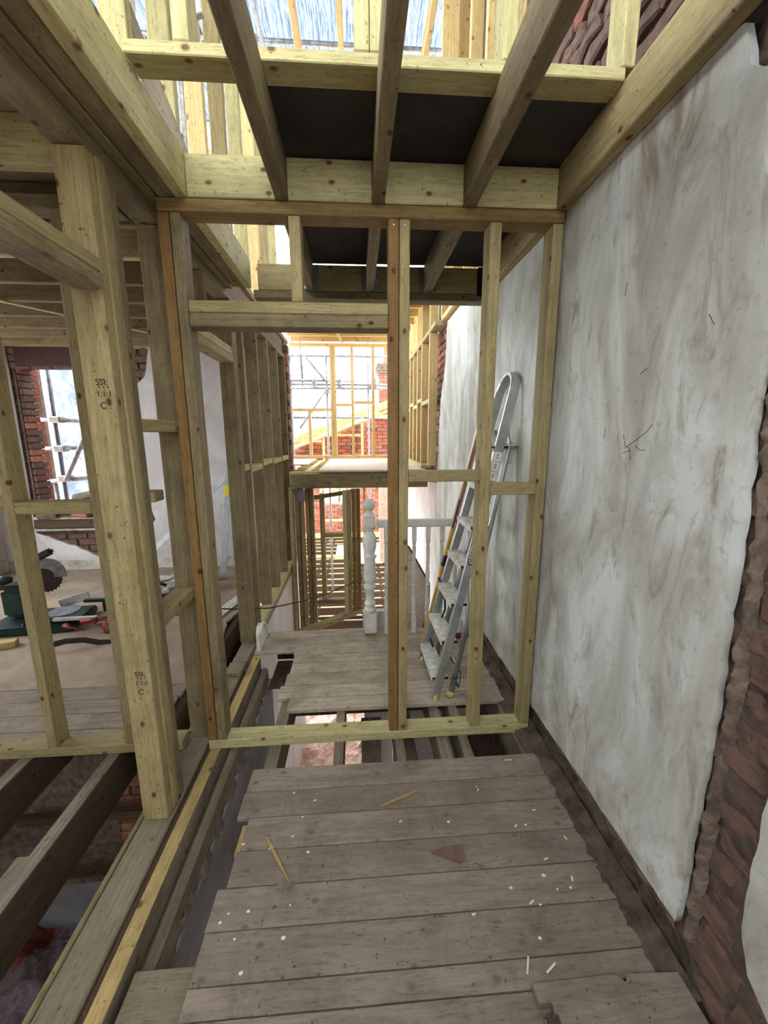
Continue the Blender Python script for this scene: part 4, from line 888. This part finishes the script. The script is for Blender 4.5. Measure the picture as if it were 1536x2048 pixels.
bricks(xb, 'Y', 5.62, -4.6, -4.10, .2, 3.0, ['brickC','brickD'], rough=.003); bm = bmesh.new(); box_into(bm, -4.6, -4.12, 5.65, 5.8, -2.6, 3.0); bmobj('core', bm, 'mortar_pale', xb)
# ---- below the left joists
rp = root('steel_prop', (-1.15,2.2,-2.65), 'dark red steel post standing in the void below the joists', 'post')
tb('post', rp, -1.14, -1.02, 2.2, 2.3, -2.65, -.18, 'steel_red'); tb('flange', rp, -1.17, -.99, 2.19, 2.2, -2.65, -.18, 'steel_red')
sb = root('plasterboard_sheet', (-1.85,2.3,-1.6), 'pale blue grey board lying below the open joists', 'board')
beam('board_face', sb, (-2.25,2.28,-1.62), (-1.45,2.30,-1.60), .36, .015, 'greywall')
s2 = root('plasterboard_sheet', (-2.2,1.8,-1.1), 'leaning grey board low at the far left under the joists', 'board')
beam('board_face', s2, (-2.9,2.3,-1.1), (-2.3,1.5,-1.2), .7, .015, 'greywall', up=(.6,0,.7))
pb = root('polythene_bag', (-1.75,1.5,-1.5), 'clear polythene bag crumpled over reddish rubbish below the joists', 'bag')
def bgf(u, v):
    x = -2.4+u*.95; y = 1.45+v*.66
    return Vector((x, y, -1.48+.16*math.sin(u*3.1)*math.sin(v*3.1))), Vector((0,0,1))
roughgrid('bag_contents', pb, lambda u, v: (bgf(u, v)[0]-Vector((0,0,.05)), Vector((0,0,1))), 26, 26, 'redbag', .13, 5)
roughgrid('polythene', pb, bgf, 60, 60, 'bag', .12, 4.5)
for k, (a, b) in enumerate([((-2.3,2.42,-1.0),(-1.2,2.40,-.95)),((-2.3,2.42,-1.45),(-1.2,2.40,-1.40))]):
    o = beam('ledge_timber', None, a, b, .06, .05, 'joist_old'); tag(o, ['upper','lower'][k]+' of two dark timbers crossing the void by the red post', 'timber')
# ================================================================== THINGS ON THE HALL FLOOR
def sliver(name, a, b, w, h, mat, label, cat='wood splinter', group=None):
    bm = bmesh.new(); a, b = Vector(a), Vector(b); d = (b-a); n = Vector((-d.y, d.x, 0)).normalized()
    bot_, top_ = [], []
    for t, q in ((0,.35),(.15,1),(.6,.8),(1,.15)):
        p = a+d*t; bot_ += [p-n*w*q/2, p+n*w*q/2]; top_ += [p-n*w*q/2+Vector((0,0,h)), p+n*w*q/2+Vector((0,0,h))]
    B = [bm.verts.new(p) for p in bot_]; Tt = [bm.verts.new(p) for p in top_]
    for i in range(3):
        j = 2*i
        bm.faces.new((B[j],B[j+1],B[j+3],B[j+2])); bm.faces.new((Tt[j],Tt[j+2],Tt[j+3],Tt[j+1])); bm.faces.new((B[j],B[j+2],Tt[j+2],Tt[j])); bm.faces.new((B[j+1],Tt[j+1],Tt[j+3],B[j+3]))
    bm.faces.new((B[0],Tt[0],Tt[1],B[1])); bm.faces.new((B[6],B[7],Tt[7],Tt[6]))
    o = bmobj(name, bm, mat, None); return tag(o, label, cat, group)
sliver('wood_splinter', (-.368,1.30,.0235), (-.255,1.135,.0235), .011, .006, 'yellow', 'yellow pointed wood splinter lying near the left end of the hall floorboards')
sliver('wood_splinter', (.07,1.40,.0235), (.265,1.475,.0235), .009, .006, 'yellow', 'yellow wood splinter lying across the second hall board before the partition')
sliver('wood_splinter', (-.30,1.125,.0235), (-.235,1.13,.0235), .018, .004, 'sill', 'short grey wood chip beside the tip of the left yellow splinter')
bm = bmesh.new(); pp = [(.25,1.20),(.29,1.185),(.345,1.157),(.365,1.165),(.375,1.22),(.30,1.215)]
a = [bm.verts.new((x, y, .0235)) for x, y in pp]; b = [bm.verts.new((x, y, .033)) for x, y in pp]; bm.faces.new(a); bm.faces.new(b[::-1])
for i in range(6): bm.faces.new((a[i], a[(i+1) % 6], b[(i+1) % 6], b[i]))
tag(bmobj('slate_fragment', bm, 'fragment', None), 'flat brown broken slate fragment lying on the hall floorboards', 'fragment')
for (x, y, r, l) in [(.47,.865,1.1,.045),(.535,.855,.5,.04),(.69,1.60,0,.036),(.66,1.15,.3,.02),(.72,1.08,1.2,.018),(.60,1.28,.8,.015),(.70,1.34,.2,.015),(.77,1.22,2,.016),(.55,1.02,.5,.02),(.35,1.0,.2,.014),(.15,1.33,.4,.012),(-.2,1.45,.4,.012),(.5,1.45,1.,.012)]:
    me = boxmesh(round(l,3), .0055, .003, M['debris'], .001); o = link('debris_chip', me, None, None, Matrix.Translation((x, y, .0262)) @ Matrix.Rotation(r, 4, 'Z'))
    tag(o, {.47:'white sliver lying just left of the notched loose board corner',.535:'white sliver leaning right of its neighbour by the notched loose board',.69:'short white strip near the far edge of the hall floorboards, right side'}.get(x, 'tiny white plaster chip scattered on the dusty hall floorboards'), 'debris', 'white chips on the hall floor')
for k in range(22):
    x, y = random.choice([random.uniform(-.46,-.2), random.uniform(.2,.78)]), random.uniform(.86,1.5); r = random.uniform(.003,.0075)
    bm = bmesh.new(); n = 9; vs = [bm.verts.new((x+r*math.cos(2*math.pi*i/n)*random.uniform(.8,1.1), y+r*.75*math.sin(2*math.pi*i/n), .0240)) for i in range(n)]; bm.faces.new(vs)
    ex = bmesh.ops.extrude_face_region(bm, geom=bm.faces[:]); bmesh.ops.translate(bm, vec=(0,0,.0006), verts=[v for v in ex['geom'] if isinstance(v, bmesh.types.BMVert)])
    bmobj('paint_spot', bm, 'debris', floor)
rbd = root('raised_floorboard', (.7,.6,.024), 'loose notched floorboard lying on top at the bottom right corner', 'floorboard', kind='thing')
bm = bmesh.new(); out_ = [(.462,.30),(.462,.745),(.495,.745),(.495,.775),(.462,.775),(.46,.815),(.70,.818),(.72,.80),(.735,.817),(.88,.81),(.88,.30)]
a = [bm.verts.new((x, y, .0245)) for x, y in out_]; b = [bm.verts.new((x, y, .046)) for x, y in out_]; bm.faces.new(a); bm.faces.new(b[::-1])
for i in range(len(a)): bm.faces.new((a[i], a[(i+1) % len(a)], b[(i+1) % len(a)], b[i]))
bmobj('board', bm, 'board', rbd)
bm = bmesh.new(); box_into(bm, .465, .50, .735, .75, .02, .05); bmobj('raised_splinter', bm, 'joist_old', rbd)
cb = tube('power_cable', None, [(-1.5,2.35,.36),(-1.08,2.6,.40),(-.90,2.8,.30),(-.70,3.0,.21),(-.49,3.2,.17),(-.27,3.5,.12),(.04,3.85,.12),(.2,4.2,.25)], .005, 'cable', 6); tag(cb, 'thin black cable sagging across the stairwell between the stud walls', 'cable')
# dust along the wall edge
def dust(u, v):
    y = .75+u*2.2; x = .80+v*.1
    return Vector((x, y, .013+.034*v**1.2)), Vector((0,0,1))
roughgrid('dirt_fillet', wr, dust, 500, 24, 'mortar_dark', .0045, 34)
for k, pts in enumerate([[(1.30,1.535),(1.285,1.50),(1.262,1.49),(1.25,1.455)],[(1.29,1.49),(1.24,1.515),(1.19,1.545),(1.17,1.565)],[(1.295,1.475),(1.255,1.485)],[(1.235,1.50),(1.215,1.487),(1.19,1.488)],[(1.40,1.56),(1.405,1.52)],[(1.36,2.02),(1.365,1.98)],[(1.02,1.83),(1.0,1.80)],[(1.25,1.72),(1.22,1.733)]]):
    tube('scratch', wr, [(.8848, y, z) for y, z in pts], .0009, 'print', 5)
# ---- upstairs ladder and loose boards seen through the ceiling
l2 = root('step_ladder', (-1.0,2.2,2.62), 'aluminium step ladder standing on the floor above, top left', 'ladder')
for a, b in (((-1.22,2.6,2.62),(-1.10,2.6,4.0)),((-1.15,2.65,2.62),(-1.01,2.65,4.0)),((-1.13,3.1,2.62),(-1.05,2.75,4.0)),((-1.10,3.15,2.62),(-.96,2.8,4.0))):
    beam('stile', l2, a, b, .03, .055, 'alu_dirty', up=(0,-1,0))
for k in range(4): beam('rung', l2, (-1.19+.03*k,2.62,2.85+k*.25), (-1.12+.03*k,3.1-.08*k,2.85+k*.25), .06, .02, 'alu')
d1 = (Vector((-1.10,2.6,4.0))-Vector((-1.22,2.6,2.62))).normalized(); nn = Vector((0,-1,0)); v3 = nn.cross(d1)
oval_badge(l2, Vector((-1.22,2.6,2.62))+d1*1.0+nn*.0285, Matrix((d1, v3, nn)).transposed().to_4x4(), .16, .045, 'WERNER', .032)
for k, (a, b) in enumerate([((-1.02,1.9,3.6),(-.70,1.95,2.66)),((-.92,2.0,3.9),(-.62,2.02,3.2))]):
    o = beam('loose_board', None, a, b, .03, .07, ['joist_top','alu_dirty'][k]); tag(o, ['dark weathered','pale aluminium'][k]+' length leaning at an angle on the floor above', 'board')
